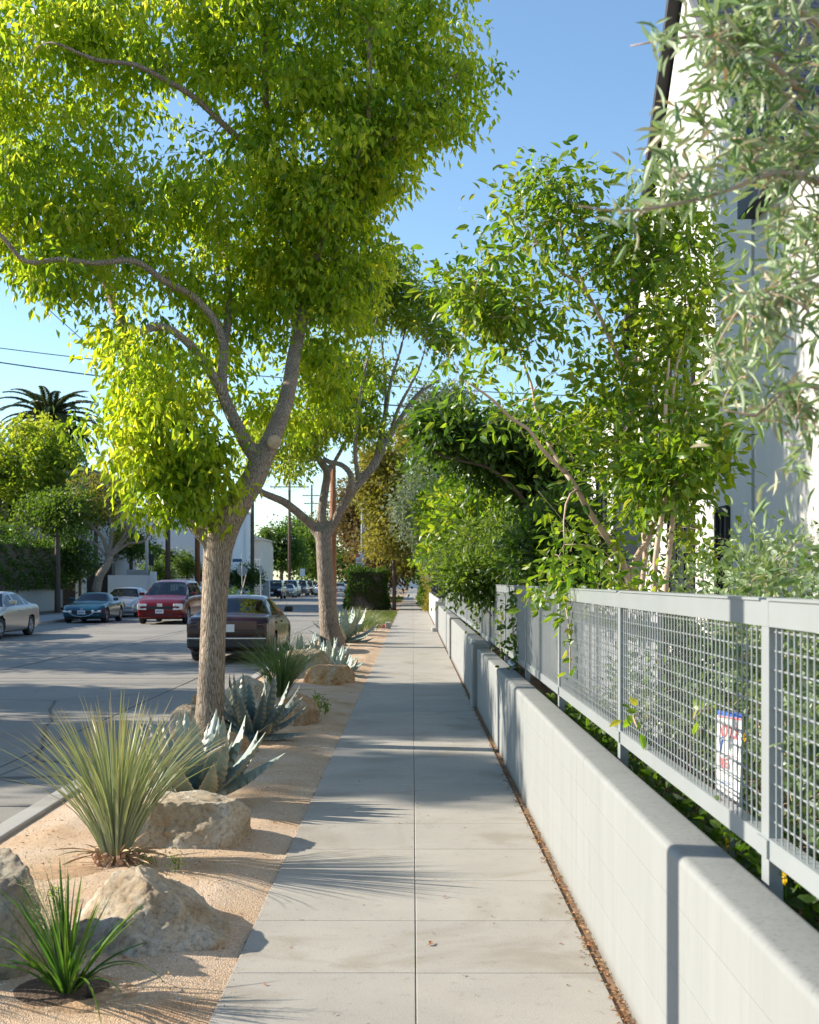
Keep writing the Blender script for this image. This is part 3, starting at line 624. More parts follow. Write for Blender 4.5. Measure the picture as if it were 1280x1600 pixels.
# kerbs
mb = MB(); y = -3.0
while y < 36: mb.box((KERBX, y, -0.15), (-2.55, y+3.0-0.008, 0.012)); y += 3.0
o = mb.build('near_kerb', CONC2); bevel(o, 0.012, 2); tag(o, kind='structure')
# kerb return curving in at the far end of the strip
mb = MB(); prev = None
for k in range(13):
    a = k/12*math.pi/2; cx, cy = -1.75, 36.0; q = (cx-0.95*math.cos(a), cy+4.0*math.sin(a)); q2 = (cx-0.80*math.cos(a), cy+3.85*math.sin(a))
    if prev: mb.add([(*prev[0], -0.15), (*q, -0.15), (*q, 0.012), (*prev[0], 0.012), (*prev[1], -0.15), (*q2, -0.15), (*q2, 0.012), (*prev[1], 0.012)], [(0,1,2,3),(7,6,5,4),(3,2,6,7)])
    prev = (q, q2)
tag(mb.build('kerb_return', CONC2, fix=True), kind='structure')
mb = MB(); mb.box((-2.0, 42.6, -0.12), (-0.95, 42.9, 0.05)); o = mb.build('red_painted_kerb', KERBRED); bevel(o, 0.02); tag(o, kind='structure')
mb = MB(); mb.box((-0.95, 42.3, -0.1), (-0.76, 43.1, 0.14)); o = mb.build('kerb_block', CONC2); bevel(o, 0.02); tag(o, kind='structure')
# strip beyond: apron, lawn patch, earth
sheet('verge', -2.6, SWL-0.005, 42.9, 330, -0.02, plain('dry_verge', (0.34, 0.24, 0.15), 0.95, var=0.35, scale=1.0))
mb = MB(); mb.box((KERBX, 43, -0.15), (-2.55, 330, 0.0)); tag(mb.build('far_kerb', CONC2), kind='structure')
def lawn(name, label, x0, x1, y0, y1, n):
    p = np.stack([x0+(x1-x0)*RNG.random(n), y0+(y1-y0)*RNG.random(n), np.full(n, -0.02)], 1)
    V, Fc, r = leaf_arrays(p, np.array([0, 0, 1])+RNG.normal(size=(n, 3))*0.35, 0.10*(0.6+0.7*RNG.random(n)), 0.25)
    tag(np_mesh(name, V, Fc, L_LAWN, {'rnd': r}), label, 'grass', kind='stuff')
lawn('grass_patch', 'short green lawn beside the dense hedge cube', -2.3, -0.80, 43.5, 62, 9000)
lawn('grass_patch', 'green grass verge farther along the sidewalk', -2.4, -0.85, 90, 118, 5000)
# opposite side of the street
CONCF = CONC2
mb = MB(); mb.box((-17.2, -30, -0.2), (LKX, 66, 0.0)); mb.box((-19.0, 84, -0.2), (LKX, 330, 0.0)); o = mb.build('opposite_sidewalk', CONC2); bevel(o, .02); tag(o, kind='structure')
sheet('opposite_lots', -70, -17.2, -30, 66, -0.03, plain('lot_ground', (0.15, 0.12, 0.08), 0.95, var=0.3, scale=1.0))
sheet('opposite_lots', -70, -19.0, 84, 330, -0.03, MATS['lot_ground'])
# garden soil behind the wall
nx, ny = 30, 160; xs = np.linspace(0.98, 3.7, nx); ys = np.linspace(-2, 48, ny)
V = [(x, y, 0.42+0.12*noise.noise(Vector((x*2, y*2, 0)))+random.uniform(-.02, .02)) for y in ys for x in xs]
T = [(j*nx+i, j*nx+i+1, (j+1)*nx+i+1, (j+1)*nx+i) for j in range(ny-1) for i in range(nx-1)]
tag(np_mesh('garden_soil', V, T, SOIL), kind='structure')
n = 9000; p = np.stack([0.98+1.4*RNG.random(n), 1.5+9*RNG.random(n), 0.50+0.05*RNG.random(n)], 1)
V, Fc, r = leaf_arrays(p, RNG.normal(size=(n, 3))*np.array([1, 1, 0.25]), 0.03+0.03*RNG.random(n), 0.25)
m, t, bs, o = newmat('bark_chip'); a = N(t, 'ShaderNodeAttribute', attribute_name='rnd'); t.links.new(ramp(t, a.outputs['Fac'], [(0, (0.05, 0.025, 0.015)), (1, (0.26, 0.15, 0.09))]), bs.inputs['Base Color'])
tag(np_mesh('bark_mulch', V, Fc, m, {'rnd': r}), 'brown bark chips on the bed behind the wall', 'mulch', kind='stuff')
# litter along the wall foot
n = 1500; p = np.stack([SWR+0.012+np.abs(RNG.normal(size=n))*0.02*np.where(RNG.random(n) < .5, -1, 1), 3.2+16*RNG.random(n)**1.4, np.full(n, 0.004)], 1)
k = 90; p[:k, 0] = -0.6+1.3*RNG.random(k); p[:k, 1] = 4+10*RNG.random(k)
dd = RNG.normal(size=(n, 3))*np.array([1, 1, 0.15]); V, Fc, r = leaf_arrays(p, dd, np.where(np.arange(n) < k, 0.012, 0.016)+0.012*RNG.random(n), 0.55, roll=RNG.normal(size=(n, 3))*0.25+np.array([0, 0, 1]))
tag(np_mesh('leaf_litter', V, Fc, L_DEAD, {'rnd': r*0.75}), 'brown leaf crumbs along the foot of the grey wall', 'litter', kind='stuff')
leafspots = [(668, 1478, .035), (692, 1404, .02), (907, 1470, .03), (600, 1316, .02), (775, 1294, .022), (603, 1370, .012), (910, 1484, .03), (680, 1055, .04)]
for i, (px, py, L) in enumerate(leafspots[:3]+leafspots[6:7]):
    g = G(px, py); V, Fc, r = leaf_arrays(np.zeros((2, 3))+np.array([[0, 0, .004], [.01, .01, .006]]), np.array([[1, .4, .1], [.3, 1, .2]]), L, 0.6, 'o7', roll=np.array([[0, .2, 1], [.1, 0, 1.0]]))
    o = np_mesh('fallen_leaf', V, Fc, L_DEAD, {'rnd': r*0.3+0.1*i}); o.location = g
    tag(o, ['curled brown leaf on the sidewalk right of the centre joint', 'small dry leaf on the sidewalk above the curled brown one', 'reddish dry leaf lying nearest the foot of the wall', 'tan dry leaf just in front of the reddish one by the wall'][i], 'fallen leaf', 'fallen leaves on the sidewalk')

# ------------------------------------------------------------------ walls and fence on the right
def wall_profile(name, label, x0, x1, y0, y1, z0, z1, mat, r=0.026, zb=-0.02, group=None, endz=None):
    prof = [(x0, 0), (x0, 1)]
    n = 6; mb = MB(); ys = np.linspace(y0, y1, max(2, int((y1-y0)/0.4)))
    rings = []
    for y in ys:
        zt = z0+(z1-z0)*(y-y0)/(y1-y0); ring = [(x0, y, zb), (x0, y, zt-r)]
        for k in range(1, n+1): a = k/n*math.pi/2; ring.append((x0+r-r*math.cos(a), y, zt-r+r*math.sin(a)))
        for k in range(0, n+1): a = k/n*math.pi/2; ring.append((x1-r+r*math.sin(a), y, zt-r+r*math.cos(a)))
        ring.append((x1, y, zb)); rings.append(ring)
    m_ = len(rings[0]); vs = [v for rg in rings for v in rg]; fs = []
    for j in range(len(ys)-1):
        for i in range(m_-1): fs.append((j*m_+i, (j+1)*m_+i, (j+1)*m_+i+1, j*m_+i+1))
    fs.append(tuple(range(m_))); fs.append(tuple(range((len(ys)-1)*m_, len(ys)*m_))[::-1])
    mb.add(vs, fs); o = mb.build(name, mat, None, fix=True)
    me = o.data
    for p_ in me.polygons: p_.use_smooth = len(p_.vertices) == 4
    m2 = o.modifiers.new('split', 'EDGE_SPLIT'); m2.split_angle = R(40)
    tag(o, label, 'wall', group); return o
wall_profile('block_wall', 'low grey painted block wall with rounded top, nearest one on the right', WALLX, 0.985, 0.5, 15.3, 0.765, 0.745, WALLG, group='low walls along the sidewalk')
mb = MB(); mb.box((0.74, 15.25, -0.02), (0.985, 15.75, 0.80)); o = mb.build('wall_pier', WALLG); bevel(o, 0.03, 4); tag(o, 'grey pier jutting out at the far end of the nearest low wall', 'pier', 'piers between the low walls')
wall_profile('block_wall', 'grey block wall running from the jutting pier to the second small pier', WALLX-.01, 0.98, 15.76, 25.2, 0.80, 0.80, WALLG, group='low walls along the sidewalk')
mb = MB(); mb.box((0.75, 25.2, -0.02), (0.98, 25.6, 0.84)); o = mb.build('wall_pier', WALLG); bevel(o, 0.03, 4); tag(o, 'slim grey pier between the second and third low walls', 'pier', 'piers between the low walls')
wall_profile('block_wall', 'third stretch of low grey wall beyond the slim pier', WALLX-.01, 0.98, 25.61, 38.0, 0.82, 0.82, WALLG, group='low walls along the sidewalk')
mb = MB(); mb.box((0.70, 38.0, -0.02), (1.05, 38.5, 0.95)); mb.box((0.60, 38.0, -0.02), (0.70, 38.6, 0.12)); o = mb.build('wall_pier', WALLW); bevel(o, 0.02); tag(o, 'white pier with a stepped foot where the white wall starts', 'pier', 'piers between the low walls')
wall_profile('block_wall', 'low white wall beyond the stepped white pier', WALLX, 1.0, 38.51, 60, 1.0, 1.0, WALLW, r=0.015, group='low walls along the sidewalk')
mb = MB()
for i in range(60):
    y = 38.9+i*0.3; mb.box((0.88, y, 1.0), (0.90, y+.02, 1.75))
mb.box((0.87, 38.6, 1.08), (0.91, 57, 1.12)); mb.box((0.87, 38.6, 1.70), (0.91, 57, 1.74))
tag(mb.build('iron_railing', BLACK), 'black iron railing on top of the low white wall', 'railing')

FX = 1.0; ZT0, ZT1 = 1.545, 1.47; ZB1, ZB0 = 0.875, 0.815
fr = thing('mesh_fence', 'pale grey steel fence with welded wire mesh panels behind the low wall', 'fence', (FX, 8, 0.4))
posts = [0.98, 3.42, 5.87, 8.32, 10.77, 13.22, 15.67]+[17.6, 20.1, 22.6, 25.1, 27.6, 30.1, 32.6, 35.1, 37.6]
PW = 0.072
def fl(o): return local(o, fr)
for i in range(len(posts)-1):
    y0, y1 = posts[i], posts[i+1]
    if i == 6: continue
    mb = MB(); mb.box((FX, y0+0.001, ZT1), (FX+0.045, y1-0.001, ZT0)); mb.box((FX-0.006, y0+PW+.002, ZT0-.002), (FX+0.06, y1-.002, ZT0+.006)); fl(mb.build('top_rail', FENCE))
    mb = MB(); mb.box((FX, y0+0.001, ZB0), (FX+0.045, y1-0.001, ZB1)); fl(mb.build('bottom_rail', FENCE))
    mb = MB(); st = 0.0535 if i < 6 else 0.08; yy = y0+PW+0.03
    while yy < y1-0.01: mb.bar((FX+0.012, yy, ZB1), (FX+0.012, yy, ZT1), 0.0030, 6, cap=False); yy += st
    zz = ZB1+0.045
    while zz < ZT1-0.01: mb.bar((FX+0.0185, y0+PW, zz), (FX+0.0185, y1, zz), 0.0030, 6, cap=False); zz += 0.0535
    fl(mb.build('mesh_panel', FENCE))
for i, y in enumerate(posts):
    mb = MB(); mb.box((FX+0.002 if i not in (6, 7) else FX-.012, y, 0.30 if i else 0.3), (FX+0.042, y+PW, ZT1 if i not in (6, 7) else ZT0+0.01)); o = fl(mb.build('post', FENCE))
    mb = MB(); mb.box((FX-0.008, y-.012, ZB0+.004), (FX+.0, y+PW+.012, ZB1-.004)); fl(mb.build('bracket', FENCE))
# gate leaf
gt = thing('garden_gate', 'pale grey gate with vertical infill and lever handle in the fence line', 'gate', (FX, 16.6, 0.75))
def gl_(o): return local(o, gt)
mb = MB(); a, b = 15.73, 17.59
mb.box((FX, a, 0.78), (FX+.045, b, 0.84)); mb.box((FX, a, 1.47), (FX+.045, b, 1.545)); mb.box((FX, a, .84), (FX+.045, a+.05, 1.47)); mb.box((FX, b-.05, .84), (FX+.045, b, 1.47)); gl_(mb.build('frame', FENCE))
mb = MB()
for k in range(14): mb.box((FX+.015, a+.08+k*.127, .84), (FX+.03, a+.13+k*.127, 1.47))
gl_(mb.build('infill', FENCE))
mb = MB(); mb.bar((FX-.05, a+.03, 1.19), (FX-.05, a+.14, 1.19), .009, 8); mb.bar((FX-.05, a+.03, 1.19), (FX, a+.03, 1.19), .009, 8); gl_(mb.build('handle', CHROME))
mb = MB()
for (y0, y1) in ((7.2, 9.9), (10.0, 12.8), (12.9, 16.2), (18, 24), (24.1, 30), (30.1, 37)): mb.box((1.45, y0, 0.45), (1.48, y1, 1.44))
tag(mb.build('screen_board', SCREEN), 'flat grey boards standing just behind the mesh fence', 'screen')
# a small garden uplight on the wall top near the gate
t_ = thing('garden_spotlight', 'small cylindrical metal spotlight under the fence rail near the gate', 'spotlight', (0.95, 11.6, 0.75))
mb = MB(); mb.lathe([(0.0, -.07), (.03, -.07), (.035, .06), (.028, .06), (.028, .04)], (0, 0, .05), 16, 'x'); o = mb.build('housing', GALV, t_, True); o.rotation_euler = (0, R(-15), R(100))
mb = MB(); mb.bar((0, 0, -.05), (0, 0, .03), .006, 6); mb.build('stake', GALV, t_)

# yard sign behind the fence
ys_ = thing('yard_sign', 'small white sign with blue and red border on a stake behind the fence', 'sign', (1.12, 4.34, 0.45))
sr = bpy.data.objects.new('board', None)
mb = MB(); mb.box((0, -.15, 0), (.006, .15, .335)); bd = mb.build('board', WHITEP, ys_); bd.location = (0, 0.0, 0.345); bd.rotation_euler = (R(-4), R(3), R(1.5))
mb = MB(); e = -.0015
mb.box((e, -.15, .318), (0, .15, .335)); mb.build('blue_border', SIGNB, bd); mb = MB(); mb.box((e, -.15, 0), (0, .15, .017)); mb.build('blue_border', SIGNB, bd)
mb = MB(); mb.box((e, -.14, .309), (0, .14, .3165)); mb.box((e, -.14, .0185), (0, .14, .026)); mb.box((e, -.10, .178), (0, .13, .182)); mb.build('red_rule', SIGNR, bd)
mb = MB(); mb.bar((.02, .0, -.4), (.02, .0, .12), .012, 4); mb.build('stake', GALV, ys_).location = (0, 0, .3)
def text(s, size, mat, name, parent, loc, rot, align='CENTER', bold=0.0):
    cu = bpy.data.curves.new(name, 'FONT'); cu.body = s; cu.size = size; cu.align_x = align; cu.align_y = 'CENTER'; cu.offset = bold; cu.extrude = 0.0006
    tmp = bpy.data.objects.new(name, cu); me = bpy.data.meshes.new_from_object(tmp); me.materials.clear(); me.materials.append(mat)
    bpy.data.objects.remove(tmp); o = bpy.data.objects.new(name, me); COL.objects.link(o); o.parent = parent; o.location = loc; o.rotation_euler = rot; return o
TR = (R(90), 0, R(-90))
text('NOTICE', .062, SIGNR, 'lettering', bd, (-.003, 0, .262), TR, bold=.001)
text('V', .085, SIGNB, 'lettering', bd, (-.003, .09, .208), TR, bold=.003)
text('AREA', .05, SIGNR, 'lettering', bd, (-.003, .03, .148), TR, bold=.001)
text('== == ===', .028, SIGNB, 'lettering', bd, (-.003, 0, .082), TR)
text('= ===', .022, SIGNR, 'lettering', bd, (-.003, 0, .05), TR)

# ------------------------------------------------------------------ right-hand buildings
BX = 3.37
bl = thing('gabled_house', 'white stucco house with a steep dark-edged gable behind the fence', 'house', (BX, 12, 0))
def hl(o): return local(o, bl)
pk = (15.1, 9.15); e1 = (18.4, 5.65); e0 = (11.9, 5.65)
mb = MB(); mb.prism([(e0[0]+.2, 0), (e1[0]-.2, 0), (e1[0]-.2, e1[1]), (pk[0], pk[1]-.2), (e0[0]+.2, e0[1])], BX, BX+9, axis='x'); hl(mb.build('wall', STUCCO, fix=True))
mb = MB(); d = .16
mb.prism([(pk[0]+.0, pk[1]-.12), (e1[0]+.35, e1[1]-.50), (e1[0]+.35, e1[1]-.50+d), (pk[0], pk[1]-.12+d+.03)], BX-.16, BX+9.2, axis='x'); hl(mb.build('roof', FASC, fix=True))
mb = MB(); mb.prism([(pk[0]-.02, pk[1]-.12), (pk[0]-.02, pk[1]-.12+d), (e0[0]-.0, e0[1]+d-.1), (e0[0]-.0, e0[1]-.1)], BX+.005, BX+9.2, axis='x'); hl(mb.build('roof', SHING, fix=True))
mb = MB(); mb.box((BX+.003, 2.5, 0), (BX+7, 12.0, 5.15)); hl(mb.build('wing_wall', STUCCO))
mb = MB(); mb.box((BX-.18, 2.3, 5.15), (BX+7.2, 11.95, 5.35)); hl(mb.build('wing_roof', FASC))
mb = MB(); mb.box((BX+.1, 2.6, 5.35), (BX+7, 11.8, 5.36)); mb.prism([(2.4, 5.36), (11.85, 5.36), (7.1, 7.3)], BX+1.2, BX+7, axis='x'); hl(mb.build('wing_shingles', SHING, fix=True))
def window(root, y0, y1, z0, z1, x=BX, nm=1, fm=FASC, mul=1):
    fr_ = MB(); w_ = .06
    fr_.box((x-.05, y0, z0), (x+.01, y0+w_, z1)); fr_.box((x-.05, y1-w_, z0), (x+.01, y1, z1)); fr_.box((x-.05, y0+w_, z0), (x+.01, y1-w_, z0+w_)); fr_.box((x-.05, y0+w_, z1-w_), (x+.01, y1-w_, z1))
    for k in range(1, mul+1):
        c = y0+(y1-y0)*k/(mul+1); fr_.box((x-.04, c-.02, z0+w_), (x-.01, c+.02, z1-w_))
    f_ = fr_.build('window', fm); local(f_, root)
    g_ = MB(); g_.box((x-.02, y0+w_, z0+w_), (x+.005, y1-w_, z1-w_)); g = g_.build('pane', WINDK); g.parent = f_
window(bl, 14.5, 15.9, 2.9, 4.75, mul=2); window(bl, 14.5, 15.9, .9, 2.5, mul=2); window(bl, 16.7, 17.5, 2.9, 4.7); window(bl, 12.9, 13.4, 1.3, 2.4)
bl2 = thing('siding_house', 'pale house with grey siding and tall dark windows half hidden by trees', 'house', (4, 30, 0))
mb = MB(); mb.box((3.3, 20, 0), (10, 27, 4.4)); mb.box((3.0, 29, 0), (10, 38, 4.2)); local(mb.build('wall', STUCCO), bl2)
mb = MB(); mb.box((3.6, 27, 0), (10, 29, 4.0)); local(mb.build('siding', GREYSID), bl2)
mb = MB(); mb.box((3.1, 19.8, 4.4), (10.2, 27.2, 4.55)); mb.box((2.8, 28.8, 4.2), (10.2, 38.2, 4.35)); local(mb.build('roof', FASC), bl2)
for (a, b, z0, z1) in ((20.6, 21.6, .8, 3.4), (23, 24.4, .8, 4.1), (25.4, 26.4, 2.4, 4.0)): window(bl2, a, b, z0, z1, 3.3)
for (a, b, z0, z1) in ((30, 31.2, .6, 2.4), (32.5, 34, 1.0, 4.0), (35.5, 37, 2.4, 4.0)): window(bl2, a, b, z0, z1, 3.0)

# ------------------------------------------------------------------ rocks
def rock(label, mat, loc, dims, seed, cuts=9, rz=0.0, dmin=0.62, group='boulders in the planting strip', amp=0.07, tilt=(0, 0), planes=()):
    bm = bmesh.new(); bmesh.ops.create_icosphere(bm, subdivisions=6, radius=1.0); rs = random.Random(seed)
    pl = [(Vector(n).normalized(), d) for n, d in planes]
    for _ in range(cuts):
        nrm = Vector((rs.gauss(0, 1), rs.gauss(0, 1), rs.gauss(0, .8))).normalized(); pl.append((nrm, rs.uniform(dmin, 0.9)))
    off = Vector((seed*3.1, seed*1.7, 0))
    for v in bm.verts:
        p = v.co.copy()
        for nrm, d in pl:
            e = p.dot(nrm)-d
            if e > 0: p -= nrm*e*0.97
        nn = noise.fractal(p*2.2+off, 0.9, 2.1, 6); n2 = noise.fractal(p*9+off, 0.8, 2.0, 4)
        rg = abs(noise.noise(p*1.8+off))
        p += v.co*(nn*amp+n2*amp*0.28-(0.06 if rg < 0.05 else 0)*amp*6*(1-rg/0.05 if rg < .05 else 0))
        v.co = p
    T_ = Matrix.Rotation(rz, 4, 'Z') @ Matrix.Rotation(tilt[0], 4, 'X') @ Matrix.Rotation(tilt[1], 4, 'Y')
    for v in bm.verts: v.co = T_ @ Vector((v.co.x*dims[0], v.co.y*dims[1], v.co.z*dims[2]))
    me = bpy.data.meshes.new('boulder'); bm.to_mesh(me); bm.free(); me.materials.append(mat)
    me.polygons.foreach_set('use_smooth', [True]*len(me.polygons))
    o = bpy.data.objects.new('boulder', me); COL.objects.link(o); o.location = loc
    return tag(o, label, 'rock', group)
rock('pointed pale tan boulder in front, just right of the strappy green plant', ROCKW, (-1.19, 5.50, 0.0), (.35, .46, .31), 11, 3, 0.35, .82, planes=(((.62, -.15, .75), .66), ((-.6, -.4, .7), .78), ((.1, .7, .7), .78), ((.1, -.85, .55), .74)))
rock('mottled boulder cut by the left edge of the picture', ROCKT, (-1.83, 5.15, 0.0), (.36, .42, .52), 5, 9, 0.3, .65)
rock('long flat-topped white boulder in front of the first pale agave', ROCKW, (-1.44, 7.45, -0.02), (.50, .42, .40), 23, 2, -0.05, .9, planes=(((0, 0.05, 1), .70), ((.98, -.1, .05), .80), ((.05, -.92, .36), .72), ((-.9, -.1, .3), .85)))
rock('brown boulder tucked between the trunk and the dark agave', ROCKR, (-1.72, 11.3, 0.0), (.22, .25, .27), 31, 8)
rock('grey-pink boulder left of the dark agave', ROCKW, (-1.90, 13.9, 0.0), (.32, .45, .50), 37, 8, 0.4)
rock('rusty boulder just right of the dark agave', ROCKR, (-1.30, 13.6, 0.0), (.27, .45, .34), 41, 8, 0.3)
rock('tan boulder behind the big front trunk at its foot', ROCKW, (-2.30, 12.6, 0.0), (.28, .35, .32), 43, 8)
rock('blocky orange-faced boulder beside the small agave cluster', ROCKR, (-1.28, 18.9, 0.0), (.42, .5, .36), 47, 7, 0.2, planes=(((0, 0, 1), .75),))
rock('white and tan boulder left of the blocky orange-faced one', ROCKW, (-1.78, 20.2, 0.0), (.5, .7, .50), 53, 8, -0.3)
for i, (x, y, s) in enumerate([(-2.98, 16.9, .1), (-2.80, 16.6, .085)]):
    o = rock(['small round stone on the road by the kerb, left one of the pair', 'small round stone on the road by the kerb, right one of the pair'][i], ROCKR, (x, y, -.07), (s, s, s), 60+i, 3, group='two stones in the gutter', dmin=.85)

# ------------------------------------------------------------------ succulents
def blade_strip(V, T, A, Rn, base, azi, tilt, L, wd, curve, segs=8, twist=0.0, taper=0.75, fold=0.25, r=None):
    r = random.random() if r is None else r; ca, sa = math.cos(azi), math.sin(azi); side = Vector((-sa, ca, 0)); p = Vector(base); th = tilt; i0 = len(V)
    for s in range(segs+1):
        t = s/segs; d = Vector((math.sin(th)*ca, math.sin(th)*sa, math.cos(th))); nrm = side.cross(d)
        a = twist*t; sd_ = side*math.cos(a)+nrm*math.sin(a); nn = nrm*math.cos(a)-side*math.sin(a)
        wdt = wd*(min(1, 0.75+t*2))*(1-taper*t**1.6) if t < 1 else wd*0.05
        V += [tuple(p-sd_*wdt*.5-nn*wdt*fold), tuple(p), tuple(p+sd_*wdt*.5-nn*wdt*fold)]; A += [t]*3; Rn += [r]*3
        p = p+d*(L/segs); th += curve/segs
    for s in range(segs):
        k = i0+s*3; T += [(k, k+1, k+4, k+3), (k+1, k+2, k+5, k+4)]
def spiky(name, label, cat, loc, n, L, wd, mat, maxtilt=75, curve=12, group=None, seed=1, segs=7, fold=.25, mint=2, cr=.07, stub=True, taper=.8, tw=1.5):
    random.seed(seed); root = thing(name, label, cat, loc, group=group); V, T, A, Rn = [], [], [], []
    for i in range(n):
        u = random.random(); tilt = R(mint+(maxtilt-mint)*u**0.75); azi = random.random()*6.283; rr = cr*u
        blade_strip(V, T, A, Rn, (rr*math.cos(azi), rr*math.sin(azi), 0.02), azi, tilt*.42, L*random.uniform(.78, 1.05), wd*random.uniform(.8, 1.15), tilt*random.uniform(.6, 1.05)+R(random.gauss(curve, curve*.5)), segs, random.uniform(-tw, tw), taper, fold)
    np_mesh('leaves', V, T, mat, {'along': A, 'rnd': Rn}, root)
    if stub:
        V, T, A, Rn = [], [], [], []
        for i in range(34):
            azi = random.random()*6.283; blade_strip(V, T, A, Rn, (cr*math.cos(azi), cr*math.sin(azi), .06), azi, R(random.uniform(55, 95)), L*random.uniform(.12, .34), wd*random.uniform(.7, 1.2), R(random.uniform(10, 60)), 5, random.uniform(-2, 2), .7, .2)
        np_mesh('dead_leaves', V, T, MATS.get('dry_thatch') or plain('dry_thatch', (0.44, 0.30, 0.17), .9, var=.3, scale=25), {'along': A, 'rnd': Rn}, root)
        mb = MB()
        for i in range(46):
            a = random.random()*6.283; rr = random.uniform(.03, .10); mb.bar((rr*math.cos(a), rr*math.sin(a), -.02), (rr*1.6*math.cos(a), rr*1.6*math.sin(a), random.uniform(.02, .09)), .009, 4, .013)
        mb.build('dead_leaf_bases', plain('dead_leaf_base', (0.42, 0.26, 0.17), .9, var=.4, scale=30) if 'dead_leaf_base' not in MATS else MATS['dead_leaf_base'], root)
    return root
d1 = spiky('sotol', 'big fountain of stiff grey-green blades behind the pointed front boulder', 'desert plant', (-1.67, 6.85, 0.0), 215, .96, .0195, B_DASY, 56, 4, 'sotol clumps', 3, tw=.8)
spiky('sotol', 'fine-bladed bright green clump behind the dark agave', 'desert plant', (-1.75, 16.2, 0.02), 430, .98, .009, B_DASY2, 66, 14, 'sotol clumps', 5, stub=False)
d3 = dup(d1, (-2.45, 4.93, 0.0), 1.3, 'spiky grey-green plant just outside the left edge of the picture, known by its shadow', 'sotol clumps', .8)
spiky('bunch_grass', 'pale silvery grass clump on the left of the far agave', 'grass clump', (-1.6, 37.5, 0.0), 260, .85, .018, B_SILV, 60, 30, 'silvery grass clumps', 8, stub=False, cr=.5)
spiky('bunch_grass', 'pale silvery grass clump nearest the red kerb', 'grass clump', (-1.4, 40.5, 0.0), 160, .6, .018, B_SILV, 60, 30, 'silvery grass clumps', 9, stub=False, cr=.4)
spiky('bunch_grass', 'olive grass clump just behind the far agave', 'grass clump', (-1.95, 35.3, 0.0), 240, .9, .02, B_DASY2, 60, 30, 'silvery grass clumps', 10, stub=False, cr=.4)

def agave(label, mat, loc, n, L, wd, seed, rz=0.0, group='blue agaves in the planting strip', bot=82):
    rs = random.Random(seed); root = thing('agave', label, 'agave', loc, rz, group); V, T, E = [], [], []
    for i in range(n):
        u = (i+.5)/n; azi = i*2.39996+rs.uniform(-.2, .2); tilt = R(6+(bot-6)*u**1.1+rs.uniform(-5, 5)); Li = L*(1.0-.22*abs(u-.45)+rs.uniform(-.10, .06)); W = wd*rs.uniform(.85, 1.1)
        ca, sa = math.cos(azi), math.sin(azi); side = Vector((-sa, ca, 0)); p = Vector((ca*.03, sa*.03, .03+.03*(1-u))); th = tilt+R(14); cv = R(rs.uniform(-34, -10)) if u < .75 else R(rs.uniform(-35, 5))
        roll_ = rs.uniform(-.18, .18); segs = 22; i0 = len(V)
        for s in range(segs+1):
            t = s/segs; d = Vector((math.sin(th)*ca, math.sin(th)*sa, math.cos(th))); nr = side.cross(d)
            sdv = side*math.cos(roll_*t)+nr*math.sin(roll_*t); n_ = nr*math.cos(roll_*t)-side*math.sin(roll_*t)
            prof = (0.55+0.9*t if t < .45 else 0.955*(1-((t-.45)/.55)**1.55))*W; prof = max(prof, .004)
            tooth = .0075 if s % 2 else -.002
            if t < .12 or t > .93: tooth = 0
            hw = prof*.5; cup = .55*hw*(1-.2*t)
            sec = [(-1-tooth/hw*1.0, cup*1.15, 1), (-.96, cup, .25), (-.5, cup*.30, 0), (0, 0, 0), (.5, cup*.30, 0), (.96, cup, .25), (1+tooth/hw, cup*1.15, 1)]
            for (a, b, e) in sec: V.append(tuple(p+sdv*(a*hw)-n_*(-b))); E.append(e if t < .95 else 1)
            th_ = .026*(1-t)*W/.12+.001
            V.append(tuple(p-n_*th_)); E.append(0)
            p = p+d*(Li/segs); th += cv/segs*(2*t)
        for s in range(segs):
            k = i0+s*8
            for j in range(6): T.append((k+j, k+j+1, k+8+j+1, k+8+j))
            T.append((k, k+8, k+15, k+7)); T.append((k+6, k+7, k+15, k+14))
    np_mesh('leaves', V, T, mat, {'edge': E}, root, True)
    mb = MB(); mb.lathe([(.0, .10), (.07, .09), (.09, .03), (.08, -.03)], n=12); mb.build('core', mat, root, True)
    return root
agave('large pale grey-green agave rising behind the flat-topped white boulder', AGAVE, (-1.52, 8.6, 0.0), 26, .70, .16, 2, bot=54)
agave('dark blue agave in shade right of the front tree trunk', AGAVED, (-1.60, 12.15, 0.0), 28, .70, .13, 4, bot=70)
agave('tall pale blue agave just right of the second tree trunk', AGAVEP, (-1.75, 31.0, 0.0), 22, 1.0, .20, 6)
for i, (x, y, s) in enumerate([(-1.75, 21.6, .55), (-1.35, 21.2, .48), (-1.60, 23.0, .60), (-2.1, 23.4, .62), (-1.15, 20.2, .40)]):
    agave(['small agave in the cluster in front of the second tree, middle left', 'small agave in the cluster nearest the sidewalk', 'small agave in the cluster right against the second trunk', 'small agave in the cluster nearest the kerb', 'lowest and nearest small agave behind the blocky boulder'][i], AGAVEP, (x, y, 0), 15, s, .12, 20+i, group='small agave cluster')

